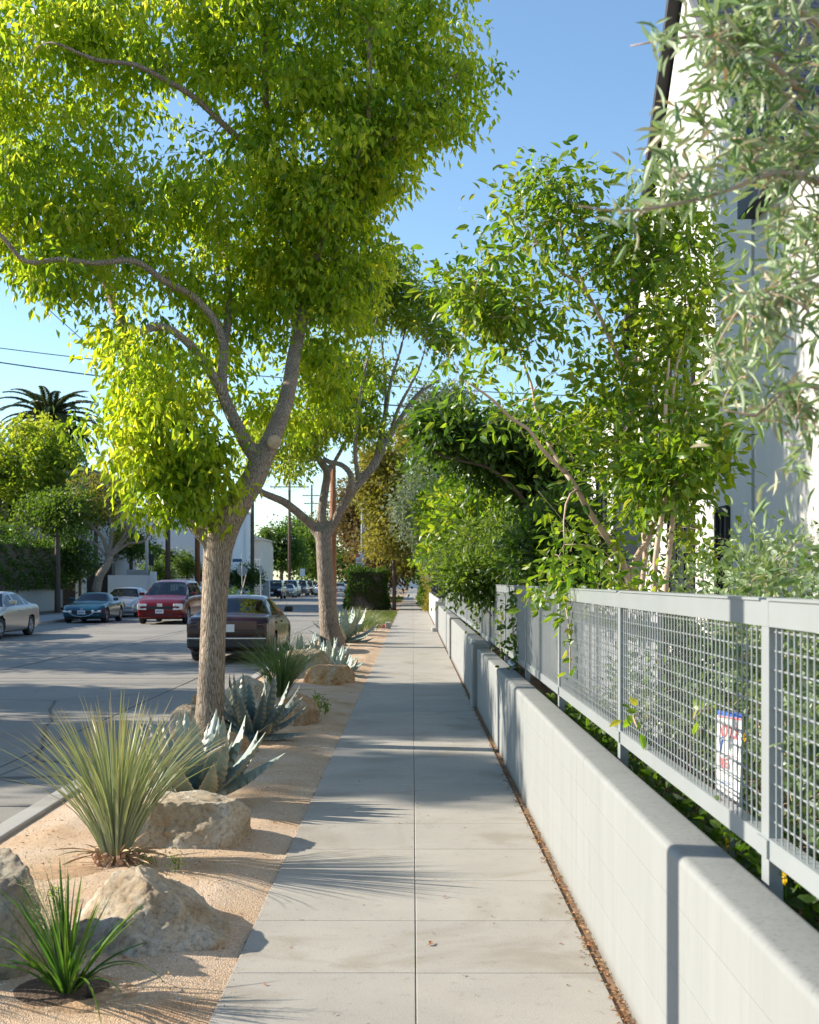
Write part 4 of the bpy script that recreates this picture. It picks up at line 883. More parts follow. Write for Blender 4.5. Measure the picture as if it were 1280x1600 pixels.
# strappy plant in its basin
mb = MB(); rings = []
for k in range(8):
    rr = .25*k/7; zz = -.05+.065*(k/7)**2.5 if k < 7 else -.02
    zz = -.022+.004*math.sin(k) if k < 7 else -.075
    rings.append([((-1.31)+rr*1.15*math.cos(a/28*6.283)*(1+.08*math.sin(a*1.7)), 4.66+rr*math.sin(a/28*6.283)*(1+.1*math.sin(a*2.3)), zz+.045+random.uniform(-.002, .002)) for a in range(28)])
vs = [v for rg in rings for v in rg]; fs = [(k*28+a, k*28+(a+1) % 28, (k+1)*28+(a+1) % 28, (k+1)*28+a) for k in range(7) for a in range(28)]
mb.add(vs, fs); tag(mb.build('planting_basin', RUSTSOIL, smooth=True, fix=True), kind='structure')
mb = MB(); mb.lathe([(0.0, .036), (.10, .034), (.17, .026), (.21, .012)], (-1.36, 4.70, 0), 24); tag(mb.build('wet_soil', SOIL, smooth=True), kind='structure')
random.seed(12); sp = thing('flax_lily', 'bright green strappy plant in a dark soil basin at the front left', 'plant', (-1.32, 4.64, 0.035)); V, T, A, Rn = [], [], [], []
for i in range(74):
    u = random.random(); az = random.random()*6.283
    blade_strip(V, T, A, Rn, (.05*math.cos(az)*u, .05*math.sin(az)*u, 0), az, R(3+46*u), random.uniform(.24, .50), random.uniform(.014, .024), R(random.choice((8, 15, 25, 40, 60, 95))*(.35+u)*random.uniform(.7, 1.2)), 9, random.uniform(-1, 1), .8, .35)
np_mesh('leaves', V, T, L_GRASS, {'along': A, 'rnd': Rn}, sp)
mb = MB()
for i in range(9):
    az = random.uniform(1.8, 3.6); q = Vector((random.uniform(-.02, .02), .0, 0)); tp = Vector((math.cos(az)*.13+random.uniform(-.05, .03), math.sin(az)*.08, random.uniform(.34, .52)))
    mb.tube([q, q.lerp(tp, .5)+Vector((0, 0, .05)), tp], [.0016, .0013, .0008], 4)
    for k in range(16):
        t = random.uniform(.5, 1); c = q.lerp(tp, t)+Vector((0, 0, .05*(1-abs(2*t-1)))); e = c+Vector((random.gauss(0, .022), random.gauss(0, .02), random.uniform(0, .03))); mb.bar(c, e, .0006, 3); mb.lathe([(0, -.003), (.003, 0), (0, .003)], e, 5)
mb.build('seed_stalks', plain('dry_stalk', (.42, .38, .2), .8), sp)
dr = thing('drip_emitter', 'small black irrigation emitter standing in the wet soil basin', 'drip emitter', (-1.22, 4.60, 0.02)); mb = MB(); mb.lathe([(0, 0), (.013, 0), (.013, .05), (.010, .055), (0, .055)], n=12); mb.build('cap', BLACK, dr, True); mb = MB(); mb.bar((0, 0, .0), (-.1, .06, .01), .004, 6); mb.build('tube', BLACK, dr)
# dark rusty hollow left of the sotol
mb = MB(); mb.lathe([(0.0, .024), (.16, .022), (.24, .006)], (0, 0, 0), 26); o = mb.build('rusty_hollow', RUSTSOIL, smooth=True); o.location = (-1.90, 6.62, .0); o.scale = (1.2, .8, 1); tag(o, kind='structure')
# weeds near the sotol base
for i, (x, y, s, h, lb) in enumerate([(-1.48, 6.74, .05, .06, 'tiny flowering weed at the right foot of the big spiky plant'), (-1.28, 6.60, .035, .12, 'thin seedling standing up between the two pale boulders'), (-1.75, 6.0, .03, .05, 'tiny seedling on the open grit left of the pointed boulder'), (-1.12, 14.3, .16, .22, 'small low leafy shrub beside the rusty boulder')]):
    shrub('weed', lb, 'weed', (x, y, .02), [(x, y, .02+h*.6, s, s, h*.5)], 60 if i < 3 else 240, .018 if i < 3 else .04, L_MYR, L_MYR, 'small weeds on the strip', ncl=8 if i < 3 else 26, nstem=3, cr=.03, sr=.0015 if i < 3 else .005)

# ------------------------------------------------------------------ street tree one (front)
random.seed(21)
Y1 = 12.0
L1 = [
 limb([(324,1175),(328,1110),(331,1050),(333,990),(336,930),(339,880),(343,835)], [28,23,21,20.5,21,22.5,25.5], Y1),
 limb([(343,850),(356,815),(376,780),(398,745),(412,708)], [24,23,21.5,19.5,18], Y1, [0,0,-.05,-.1,-.1]),
 limb([(408,722),(425,685),(441,645),(452,605),(458,565),(467,520),(477,475),(481,425),(478,360),(470,300)], [17,15.5,14,13,12.5,12,11,10,9,8], Y1, [-.1,-.1,0,.1,.2,.3,.4,.5,.6,.7]),
 limb([(408,725),(390,700),(374,672),(358,640),(347,612)], [13,12.5,11.5,10.5,10], Y1, [-.1,-.15,-.25,-.3,-.35]),
 limb([(348,615),(330,583),(305,548),(272,518),(245,510),(221,520)], [8.5,8,7,6.5,6.5,7], Y1, [-.35,-.5,-.7,-.9,-1,-1.1]),
 limb([(347,614),(348,570),(350,540),(335,500),(300,462),(258,440),(210,408),(150,411),(95,405),(40,408),(-5,362),(-60,340)], [9,8.5,8,7,6.5,6,5.5,5,4.5,4.2,4,3], Y1, [-.35,-.3,-.2,-.3,-.5,-.8,-1.1,-1.4,-1.6,-1.8,-2,-2]),
 limb([(350,545),(356,500),(358,450),(352,400),(340,350),(345,280)], [7.5,7,6.5,6,5.5,4], Y1, [-.2,.1,.4,.6,.8,1]),
 limb([(333,842),(305,812),(278,775),(258,735),(240,690),(222,640),(205,590),(196,540),(190,500),(165,450),(150,390),(110,320)], [20,18,16,14.5,13,12,11,10.5,10,8,7,5], Y1, [0,.1,.2,.4,.5,.6,.7,.8,.9,1.1,1.3,1.6]),
 limb([(478,470),(495,400),(520,330),(548,270),(572,200),(578,130),(575,40)], [9,8,7.5,7,6,5,4], Y1, [.4,.2,0,-.2,-.4,-.6,-.8]),
 limb([(478,370),(440,260),(420,200),(414,120),(416,40),(430,-60)], [8,7.5,6.5,6,5.5,4], Y1, [.6,.4,.2,0,-.2,-.3]),
 limb([(445,275),(400,240),(355,200),(300,150),(240,115),(205,100),(150,93),(95,70)], [7,6.5,6,5.5,5,4.5,4,3], Y1, [.4,0,-.4,-.8,-1.2,-1.4,-1.6,-1.8]),
 limb([(198,520),(150,410),(120,370),(90,350),(40,300),(-20,250)], [8,7,6.5,6,5,4], Y1, [.9,.7,.5,.5,.4,.3]),
 limb([(548,270),(620,210),(680,150),(730,100)], [5.5,4.5,3.5,2.5], Y1, [-.2,-.3,-.3,-.3]),
]
YC = Y1+1.45
def lean_back(p):    # rising limbs follow the crown, set back so its shadow spares the near house wall
    dy = 1.35*min(1, max(0, (p.z-2.3)/2.2)); k = (p.y+dy)/p.y; return Vector((p.x*k, p.y*k, EYE+(p.z-EYE)*k))
L1 = [([lean_back(p) for p in pts], rr) for pts, rr in L1]
B1 = [pb(250,50,YC-.5,190,120,2.0), pb(480,60,YC-.3,200,120,2.2), pb(640,60,YC,120,90,1.5), pb(738,125,YC,52,58,.9,.34), pb(650,190,YC-.2,75,60,1.2,.55), pb(590,250,YC,60,70,1.2,.6),
      pb(500,230,YC-.2,130,120,2.0), pb(400,330,YC+.3,170,120,2.1), pb(530,370,YC+.2,90,100,1.3,.85), pb(505,480,YC+.2,70,100,1.1,.65), pb(500,590,YC+.4,50,65,.8,.36), pb(440,430,YC+.4,70,80,1.0,.4),
      pb(60,330,YC-.8,130,110,1.8), pb(200,330,YC-.5,120,80,1.6), pb(90,430,YC-1.2,100,35,1.0,.3), pb(60,90,YC-.6,120,100,1.8), pb(250,430,YC-.2,120,60,1.3), pb(360,490,YC+.2,90,65,1.2,.55), pb(90,210,YC-.5,120,40,1.3,.45),
      pb(245,610,Y1-.1,72,72,1.4,.62), pb(205,675,Y1-.2,44,66,1.2,.36), pb(285,690,Y1-.35,66,66,1.0,.60), pb(275,755,Y1-.4,58,36,.9,.36), pb(325,765,Y1-.4,32,45,.6,.16), pb(225,530,Y1+.6,75,40,1.2,.34), pb(330,590,YC+.3,50,50,.8,.2),
      pb(-60,200,YC-.5,120,200,2,1.5), pb(300,-120,YC,330,110,2.4,1.5), pb(425,640,YC+.6,40,40,.5,.12)]
B1 = [b[:4]+(b[4]*.62,)+b[5:] for b in B1]
tree('street_tree', 'tall leafy yellow-green tree with thick furrowed trunk at the front left', 'tree', (P(324,1160,Y1).x, Y1, 0.0), L1, B1, 2400, 80000, .100, L_CAM, BARK1, 'street trees in the planting strip', cr=.215, gap=(.5, -.26), jit=.10, aspect=.44, droop=.8, voxel=.02, shell=.2, out=.35)

sc_ = [o for o in COL.objects if o.name == 'street_tree'][0]; c_ = lean_back(P(424, 694, Y1-.1))-Vector(sc_.location); mb = MB()
mb.lathe([(0, -.006), (.055, -.004), (.068, .006), (.075, .02), (.06, .06)], (0, 0, 0), 16); o_ = mb.build('pruning_scar', plain('pale_cut_wood', (0.45, 0.34, 0.22), .8, var=.25, scale=14), sc_, True, fix=True)
o_.location = c_+Vector((.05, -.17, 0)); o_.rotation_euler = (R(-80), 0, R(15))
# street tree two
random.seed(22); Y2 = 29.5
L2 = [
 limb([(523,1020),(516,985),(512,945),(509,900),(506,850),(505,825)], [24,17,14.5,13.5,13,13], Y2),
 limb([(506,850),(488,822),(468,803),(445,785),(425,776),(405,766),(385,740)], [8,7.5,7,6.5,6,5,3], Y2, [0,0,-.3,-.6,-.9,-1.2,-1.6]),
 limb([(504,840),(503,800),(508,765),(511,738),(500,720),(493,705),(492,690),(505,678),(520,650),(500,600),(490,540)], [8.5,7.5,7,6.5,6,5.5,5,4.5,4,3.5,2.5], Y2, [0,0,.1,.2,.3,.4,.5,.5,.6,.7,.8]),
 limb([(512,835),(528,805),(545,775),(565,750),(582,730),(596,705),(607,685),(625,655),(648,622),(668,605),(692,590)], [8,7.5,7.5,7,7,6.5,5.5,4.5,4,3,2], Y2, [0,-.1,-.2,-.3,-.3,-.2,0,.2,.4,.6,.8]),
 limb([(540,780),(549,755),(546,738),(533,726),(515,722),(506,716)], [5.5,5,5,4.5,4.5,4], Y2, [-.2,-.5,-.6,-.6,-.5,-.4]),
 limb([(586,725),(595,680),(602,650),(610,600),(622,560),(632,520),(640,470)], [5,4.5,4,3.5,3,2.5,2], Y2, [-.3,-.2,-.1,.0,.2,.3,.5]),
 limb([(596,705),(600,660),(603,620),(600,570),(596,520),(600,470)], [4.5,4,3.5,3,2.5,2], Y2, [-.2,.3,.6,.9,1,1]),
 limb([(607,685),(622,640),(640,605),(655,575),(665,540),(668,500)], [4,3.5,3,2.5,2.2,2], Y2, [0,-.4,-.6,-.7,-.7,-.6]),
 limb([(560,755),(555,700),(560,640),(570,580),(580,540),(590,490)], [4.5,4,3.5,3,2.5,2], Y2, [-.3,-.6,-.9,-1.1,-1.3,-1.4]),
 limb([(648,622),(665,600),(680,575),(695,560)], [2.5,2.2,2,1.5], Y2, [.4,.4,.3,.2]),
 limb([(512,740),(540,690),(560,640),(572,600)], [4,3.5,3,2], Y2, [.2,.6,1,1.2]),
]
B2 = [pb(590,440,Y2,60,45,1.6), pb(640,462,Y2,55,38,1.6), pb(672,492,Y2,38,36,1.3), pb(693,530,Y2,16,20,.8,.2), pb(600,490,Y2+.3,62,32,1.4), pb(540,450,Y2,50,60,1.4), pb(600,412,Y2,22,14,1,.25),
      pb(572,655,Y2-.3,22,45,.8,.40), pb(470,680,Y2,40,50,1.3,.8), pb(450,735,Y2-.8,36,20,.9,.30), pb(525,640,Y2+.4,40,50,1.2,.6), pb(570,580,Y2,22,30,1,.22), pb(420,690,Y2,45,50,1.3,.7), pb(620,570,Y2+.5,22,14,.8,.05), pb(500,560,Y2,40,60,1.3,.8)]
tree('street_tree', 'second tree along the sidewalk with a dark forked trunk and open crown', 'tree', (P(522,1020,Y2).x, Y2, 0.0), L2, B2, 760, 24000, .14, L_CAM2, BARK2, 'street trees in the planting strip', cr=.34, gap=(.9, -.2), jit=.12, aspect=.45, droop=.5, voxel=.045, shell=.2, twr=.022)

# ------------------------------------------------------------------ shade trees and poles outside the left edge
random.seed(23)
def simple_tree(label, x, y, h, r, nl, llen, lm, z0=.35, group='trees across the street', barkm=BARKD, name='street_tree', ncl=150, cr=.6, cat='tree', lean=0, aspect=.5, blobs=None, trunk_r=.16, droop=.4, zb=-.03, notch=None):
    b = (x, y, zb); zc = h*(z0+(1-z0)*.5)
    Bs = blobs or [(x+random.uniform(-.5, .5)*r, y+random.uniform(-.5, .5)*r, zc+random.uniform(-.25, .3)*(h*(1-z0)), r*random.uniform(.5, .75), r*random.uniform(.5, .75), h*(1-z0)*random.uniform(.22, .38)) for _ in range(6)]
    lm_ = [([Vector((x, y, zb-.1)), Vector((x+lean*.3, y, h*z0*.6)), Vector((x+lean, y, h*z0)), Vector((x+lean*1.4, y+.1, h*.7))], [trunk_r*1.2, trunk_r, trunk_r*.85, trunk_r*.3])]
    for k in range(4):
        a = k*1.57+random.random(); lm_.append(([Vector((x+lean, y, h*z0)), Vector((x+lean+math.cos(a)*r*.4, y+math.sin(a)*r*.4, h*(z0+.2))), Vector((x+lean+math.cos(a)*r*.7, y+math.sin(a)*r*.7, h*(z0+.42)))], [trunk_r*.6, trunk_r*.35, trunk_r*.12]))
    return tree(name, label, cat, b, lm_, Bs, ncl, nl, llen, lm, barkm, group, cr=cr, aspect=aspect, droop=droop, voxel=0, twr=.03, shell=.25, notch=notch)
def shade_blobs(x, y0, y1, z0, z1, n, r): return [(x+random.uniform(-1.2, 1.2), random.uniform(y0+r, y1-r), random.uniform(z0+r*.6, z1-r*.6), r*random.uniform(.8, 1.2), r*random.uniform(.7, 1.1), r*random.uniform(.5, .8)) for _ in range(n)]
simple_tree('tall broad tree across the street outside the left edge, shading the middle of the sidewalk', -18.5, 15.6, 9.6, 4.3, 21000, .30, L_MID, .3, ncl=420, cr=.6, blobs=shade_blobs(-18.5, 13.0, 18.0, 3.2, 9.5, 26, 1.3)+[(-18.5, 13.6, 9.6, 1.2, .8, .8, 4), (-18.5, 17.6, 9.8, 1.2, .9, .8, 4), (-18.5, 16.4, 9.5, 1, .8, .5, 2), (-18.5, 14.9, 9.0, 1.2, 1, .5, 3)], notch=(14.35, 15.95, 7.6))  # unseen crown shaped to shade the sidewalk, notched so sun reaches the front trunk
simple_tree('second tall tree across the street outside the left edge, crown touching the first', -18.5, 20.6, 9.5, 4.3, 21000, .30, L_MID, .3, ncl=420, cr=.6, blobs=shade_blobs(-18.5, 18.4, 22.6, 3.2, 9.9, 24, 1.3)+[(-18.5, 19.2, 9.9, 1.2, 1.0, .8, 4), (-18.5, 21, 9.9, 1.2, 1.1, .8, 4)])
simple_tree('lower broad tree across the street outside the left edge, beyond the tall pair', -18.0, 30.5, 8.0, 4.2, 11000, .26, L_MID, .36, ncl=240, cr=.75, blobs=shade_blobs(-18.0, 24.6, 38, 2.6, 7.9, 22, 1.3))
simple_tree('small tree across the street outside the left edge, nearest the camera', -18.6, 10.4, 7.0, 2.2, 4000, .24, L_MID, .40)
def pole(label, x, y, h, r, mat, cross=(), name='utility_pole', cat='utility pole', group='utility poles', zb=0.0, arm=1.1, ins=True):
    root = thing(name, label, cat, (x, y, zb), group=group); mb = MB(); mb.tube([(0, 0, -.1), (0, 0, h*.5), (0, 0, h)], [r, r*.87, r*.72], 14); mb.build('shaft', mat, root, True)
    for (z, a) in cross:
        m2 = MB(); m2.box((-a, r*.7, z-.06), (a, r*.7+.1, z+.06)); m2.bar((-.6*a, r, z-.05), (0, r*.9, z-.6), .02, 4); m2.bar((.6*a, r, z-.05), (0, r*.9, z-.6), .02, 4); c = m2.build('crossarm', mat, root)
        m3 = MB()
        for k in (-.92, -.5, .5, .92): m3.lathe([(0, .06), (.04, .06), (.05, .12), (.02, .2), (0, .2)], (a*k, r*.7+.05, z), 8)
        d = m3.build('insulator', GALV, root)
    return root
pole('grey round street post just outside the left edge, known by its shadow across the wall', -2.35, 4.39, 6.5, .095, GALV, name='street_post', cat='post', group=None)
pole('wooden utility pole across the street outside the left edge', -14.9, 12.63, 10.5, .13, POLEW)

# ------------------------------------------------------------------ garden trees behind the fence
random.seed(31); Y3 = 9.0
LM = [
 limb([(1040,1180),(1030,1110),(1015,1040),(1002,980),(990,925)], [11,10,9.5,9,8.5], Y3),
 limb([(990,925),(978,895),(965,865),(940,828),(915,790),(903,765),(885,740)], [7,6.5,6,5,4.5,4.2,4], Y3, [0,0,-.1,-.2,-.3,-.4,-.4]),
 limb([(885,740),(850,705),(825,670),(800,655),(770,625),(735,600)], [3.2,3,2.6,2.3,2,1.3], Y3, [-.4,-.5,-.6,-.6,-.7,-.8]),
 limb([(888,742),(860,700),(840,650),(830,600),(815,560),(800,500)], [3.2,2.9,2.5,2.2,1.8,1.2], Y3, [-.4,-.3,-.1,0,.1,.2]),
 limb([(985,910),(995,870),(1015,840),(1020,800),(1010,760),(1030,700),(1032,670),(1012,635),(985,595),(960,545),(940,500),(925,472),(905,430),(880,380),(872,320),(868,280)], [5.5,5,4.5,4.2,4,4.2,4.2,4,3.8,3.5,3,2.7,2.3,2,1.5,1], Y3, [0,0,.1,.1,.1,.1,.1,.1,.1,0,0,0,0,0,0,0]),
 limb([(1000,950),(1005,900),(1008,860),(1000,800),(985,760),(980,700),(985,640),(1000,560),(1020,480),(1040,400)], [4.5,4,4,3.5,3.2,3,2.6,2.2,1.8,1.2], Y3, [0,.1,.2,.3,.3,.4,.4,.4,.4,.4]),
 limb([(925,472),(900,440),(870,420),(840,380),(820,350)], [2.2,2,1.6,1.3,1], Y3, [0,-.1,-.2,-.3,-.4]),
 limb([(985,595),(1000,540),(1020,500),(1030,460)], [2.5,2,1.6,1], Y3, [.1,0,-.1,-.2]),
]
BM = [pb(830,340,Y3,50,50,.35,.8), pb(870,300,Y3,25,35,.25,.25), pb(900,370,Y3,60,45,.4), pb(860,430,Y3,70,50,.4), pb(960,400,Y3,55,45,.4,.8), pb(1050,380,Y3,50,55,.35,.8), pb(1010,450,Y3+.2,70,50,.4), pb(760,520,Y3-.4,62,55,.4), pb(735,560,Y3-.6,42,50,.3), pb(760,470,Y3-.4,45,35,.3,.5), pb(820,470,Y3-.2,50,40,.35,.7), pb(850,520,Y3,75,60,.45), pb(950,520,Y3,75,60,.45), pb(1050,510,Y3,55,55,.4,.7),
      pb(780,590,Y3-.5,60,50,.4), pb(870,610,Y3,80,60,.45), pb(960,630,Y3+.1,70,60,.45,.9), pb(1060,630,Y3+.1,50,70,.35,.6), pb(745,465,Y3-.4,30,25,.2,.25), pb(720,600,Y3-.7,22,20,.2,.15), pb(860,690,Y3-.2,60,35,.35,.35), pb(970,730,Y3,60,40,.35,.35), pb(1050,760,Y3,50,50,.3,.6), pb(930,910,Y3-1.2,60,16,.3,.3), pb(1010,330,Y3,30,25,.2,.2), pb(1060,855,Y3+.6,50,30,.3,.3), pb(900,835,Y3,40,30,.3,.2)]
tree('garden_tree', 'slender multi-stemmed tree with glossy leaves leaning over the mesh fence', 'tree', (P(1040,1180,Y3).x, Y3, .42), LM, BM, 720, 11000, .084, L_MYR, BARKS, 'garden trees behind the fence', cr=.17, gap=(.3, -.3), jit=.15, aspect=.44, droop=.25, templ='o7', voxel=0, shell=.1, twr=.010, out=.8)
Y4 = 8.3
LN = [limb([(1024,1150),(1022,1050),(1022,930),(1024,880),(1030,830),(1038,780),(1042,700),(1040,640),(1046,560)], [5.5,5,4.6,4.4,4.2,4,3.5,3,1.5], Y4, [0,0,0,0,.05,.1,.1,.1,.1]),
      limb([(1040,1150),(1037,1050),(1040,925),(1045,870),(1052,800),(1052,720),(1050,640),(1060,560),(1075,520)], [5,4.6,4.4,4.2,3.8,3.2,2.6,2,1], Y4, [.1,.1,.1,.2,.2,.3,.3,.3,.3])]
BN = [pb(1050,640,Y4+.1,50,60,.3), pb(1060,560,Y4+.1,45,50,.3), pb(1030,740,Y4,45,40,.3,.5), pb(1080,460,Y4+.2,30,40,.25,.4), pb(1095,690,Y4,30,50,.25,.5)]
tree('garden_tree', 'pair of thin straight pinkish stems right of the leaning garden tree', 'tree', (P(1030,1150,Y4).x, Y4, .42), LN, BN, 130, 2300, .088, L_MYR, BARKS, 'garden trees behind the fence', cr=.18, jit=.1, aspect=.46, droop=.25, templ='o7', voxel=0, shell=.1, twr=.008, out=.8)

# darker trees deeper in the garden
Y5 = 19.0
LD = [limb([(880,1010),(868,920),(858,860),(845,820),(835,780),(810,740),(780,715),(740,700)], [7,6.5,6,5,4.5,4,3,2], Y5),
      limb([(868,920),(875,860),(880,800),(865,740),(840,700),(800,670)], [4.5,4,3.8,3,2.5,2], Y5, [0,.2,.4,.5,.5,.5]), limb([(858,860),(830,800),(800,760),(760,730),(700,715),(665,700)], [4,3.6,3,2.6,2,1.5], Y5, [0,-.3,-.6,-.8,-.9,-1])]
BD = [pb(725,690,Y5-.5,52,34,.9), pb(790,680,Y5,75,55,1.2), pb(860,700,Y5,70,60,1.1), pb(770,735,Y5,60,30,.9), pb(690,668,Y5-.5,32,18,.6,.3), pb(850,790,Y5+.3,60,45,.9,.6)]
tree('garden_tree', 'dark-leaved tree arching over the sidewalk from beyond the gate', 'tree', (P(880,1010,Y5).x, Y5, .4), LD, BD, 240, 10500, .16, L_DARK, BARKD, 'garden trees behind the fence', cr=.34, aspect=.42, droop=.2, voxel=0, templ='o7', shell=.2, out=.9)
Y6 = 12.5
shrub('garden_shrub', 'dense glossy dark green shrub behind the fence at the foot of the trees', 'shrub', (2.0, Y6, .42), [pb(860,850,Y6,50,50,.5), pb(910,870,Y6,40,50,.5), pb(830,880,Y6,40,35,.4), pb(880,800,Y6+.4,40,40,.4)], 5200, .085, L_DARK, group='shrubs behind the fence', ncl=120, templ='o7', cr=.2)
shrub('garden_shrub', 'bright green leafy shrub at the fence top beyond the dark glossy one', 'shrub', (1.6, 16, .42), [pb(800,870,15.5,40,35,.5), pb(770,850,17,50,45,.6), pb(730,860,19,40,40,.6), pb(745,905,15.0,50,14,.2,.1)], 6500, .09, L_MID, group='shrubs behind the fence', ncl=130, cr=.25)
shrub('garden_shrub', 'silvery shrub spilling over the fence near the gate', 'shrub', (1.7, 18.5, .42), [pb(790,885,17,45,20,.4), pb(750,890,19,40,22,.5), pb(710,880,24,22,25,.6)], 6500, .055, L_SILV, group='shrubs behind the fence', ncl=120, cr=.2, aspect=.3)
shrub('garden_shrub', 'light green feathery shrub standing between dark tree and sidewalk', 'shrub', (1.9, 26, .42), [pb(720,830,25,50,50,.9), pb(760,800,24,55,45,.9), pb(690,800,28,40,40,.9), pb(680,865,30,22,30,.8), pb(740,770,26,60,30,.8)], 6500, .17, L_MYR, group='shrubs behind the fence', ncl=210, cr=.26, templ='o7')
shrub('garden_shrub', 'grey-green fluffy shrub at the white wall beyond the gate', 'shrub', (1.6, 40, .42), [pb(688,878,38,22,24,.8), pb(672,860,46,20,25,.8)], 5000, .10, L_SILV, group='shrubs behind the fence', ncl=90, cr=.35, aspect=.3)
# oval-leaved bush along the fence, cut into three plants
FG = 'grey-green oval-leaved bushes behind the fence'
shrub('oval_leaf_bush', 'grey-green oval-leaved bush nearest the camera at the right edge', 'bush', (1.65, 3.9, .42), [(1.6, 3.7, .95, .42, .7, .48), (1.75, 4.2, 1.4, .4, .6, .38), (1.45, 3.2, .8, .28, .5, .36), (1.9, 4.6, 1.62, .3, .5, .22)], 5600, .05, L_FEI, BARKS, FG, ncl=230, templ='o7', cr=.16, aspect=.55, nstem=14)
shrub('oval_leaf_bush', 'grey-green oval-leaved bush behind the small white yard sign', 'bush', (1.75, 5.7, .42), [(1.7, 5.4, .95, .42, .7, .48), (1.85, 5.9, 1.4, .42, .7, .42), (1.6, 5.0, .8, .3, .5, .36), (2.1, 6.6, 1.6, .4, .5, .32)], 5600, .05, L_FEI, BARKS, FG, ncl=230, templ='o7', cr=.16, aspect=.55, nstem=14)
shrub('oval_leaf_bush', 'grey-green oval-leaved bush around the feet of the pinkish stems', 'bush', (1.7, 7.6, .42), [(1.7, 7.3, .9, .42, .8, .42), (1.9, 7.8, 1.3, .45, .7, .42), (1.5, 8.1, .75, .3, .6, .3)], 5200, .05, L_FEI, BARKS, FG, ncl=150, templ='o7', cr=.18, aspect=.55, nstem=12)
shrub('ground_cover_shrub', 'dark glossy low plants showing in the gap under the fence rail', 'plant', (1.15, 5.6, .42), [(1.15, y, .58, .12, .5, .13) for y in (3.8, 4.6, 5.5, 6.4, 7.3, 8.4, 9.5)], 2600, .055, L_DARK, BARKD, None, ncl=120, templ='o7', cr=.10, aspect=.6, stems=False)
# vines
def vine(label, pts, n, L, mat, width=.06, zdown=True):
    root = thing('vine', label, 'vine', bbox_base(pts), group='vines growing through the fence'); b = Vector(root.location); mb = MB(); pp, rr = resample(pts, [.004]*len(pts), .05)
    mb.tube([p-b for p in pp], rr, 5); mb.build('stem', BARKS, root); A_ = np.array([tuple(p) for p in pp]); idx = RNG.integers(0, len(A_), n)
    pos = A_[idx]+RNG.normal(size=(n, 3))*width*.5; pos[:, 0] = np.minimum(pos[:, 0], A_[idx, 0]+.02)
    make_leaves('leaves', mat, root, pos-np.array(b), RNG.normal(size=(n, 3))*.6+np.array([-.5, 0, -.5]), L*(.7+.6*RNG.random(n)), .6, 'o7')
vine('dark leafy vine hanging down the fence in front of the grey boards', [Vector((.99, 11.9, 1.46)), Vector((.97, 11.8, 1.2)), Vector((.97, 11.7, 1.0)), Vector((.99, 11.6, .8))], 130, .065, L_DARK, .13)
vine('bright green sprig hanging through the mesh in the third panel', [Vector((.97, 7.9, 1.56)), Vector((.97, 7.6, 1.35)), Vector((.97, 7.5, 1.2)), Vector((.97, 7.5, 1.02))], 46, .06, L_MYR, .09)
vine('bright green shoots trailing over the top rail beside the third post', [Vector((1.15, 9.0, 1.60)), Vector((.98, 8.7, 1.56)), Vector((.96, 8.9, 1.5)), Vector((.95, 9.6, 1.45))], 60, .075, L_MYR, .16)
vine('thin yellow-green vine left of the dark one on the fence', [Vector((.98, 13.6, 1.25)), Vector((.97, 13.5, 1.0)), Vector((.97, 13.4, .8))], 50, .05, L_MID, .08)
vine('green vine climbing the gate infill', [Vector((.98, 18.5, 1.5)), Vector((.97, 18.3, 1.2)), Vector((.97, 18.4, .85))], 80, .06, L_MID, .14)
vine('small sprig poking through the mesh in front of the yard sign', [Vector((1.06, 4.30, 1.15)), Vector((1.0, 4.28, 1.14)), Vector((.97, 4.2, 1.12))], 7, .06, L_MYR, .05)
vine('single sprig poking through the mesh left of the yard sign', [Vector((1.04, 5.5, .98)), Vector((.98, 5.4, 1.0)), Vector((.96, 5.2, .97))], 12, .06, L_MYR, .07)
# yellow daisies
for i, (px, py, Y, lb) in enumerate([(1228,1372,3.35,'yellow daisy below the fence rail at the right edge'), (1165,1152,4.6,'yellow bloom right of the yard sign'), (1138,1318,4.3,'yellow flower bud low behind the wall, right one'), (1150,1165,4.7,'yellow bloom just under the one by the sign')]):
    c = P(px, py, Y); t_ = thing('daisy', lb, 'flower', (c.x, c.y, c.z-.06), group='yellow daisies'); n = 13; a = np.arange(n)/n*6.283
    d = np.stack([np.full(n, -.3), np.cos(a), np.sin(a)], 1); make_leaves('petals', L_FLOW, t_, np.tile([[0, 0, .06]], (n, 1)), d, .022, .35, 'd4')
    mb = MB(); mb.lathe([(0, -.006), (.007, -.003), (.006, .003), (0, .004)], (0, 0, .06), 8, 'x'); mb.bar((.003, 0, -.05), (0, 0, .06), .0015, 4); mb.build('centre_and_stem', L_MYR, t_)

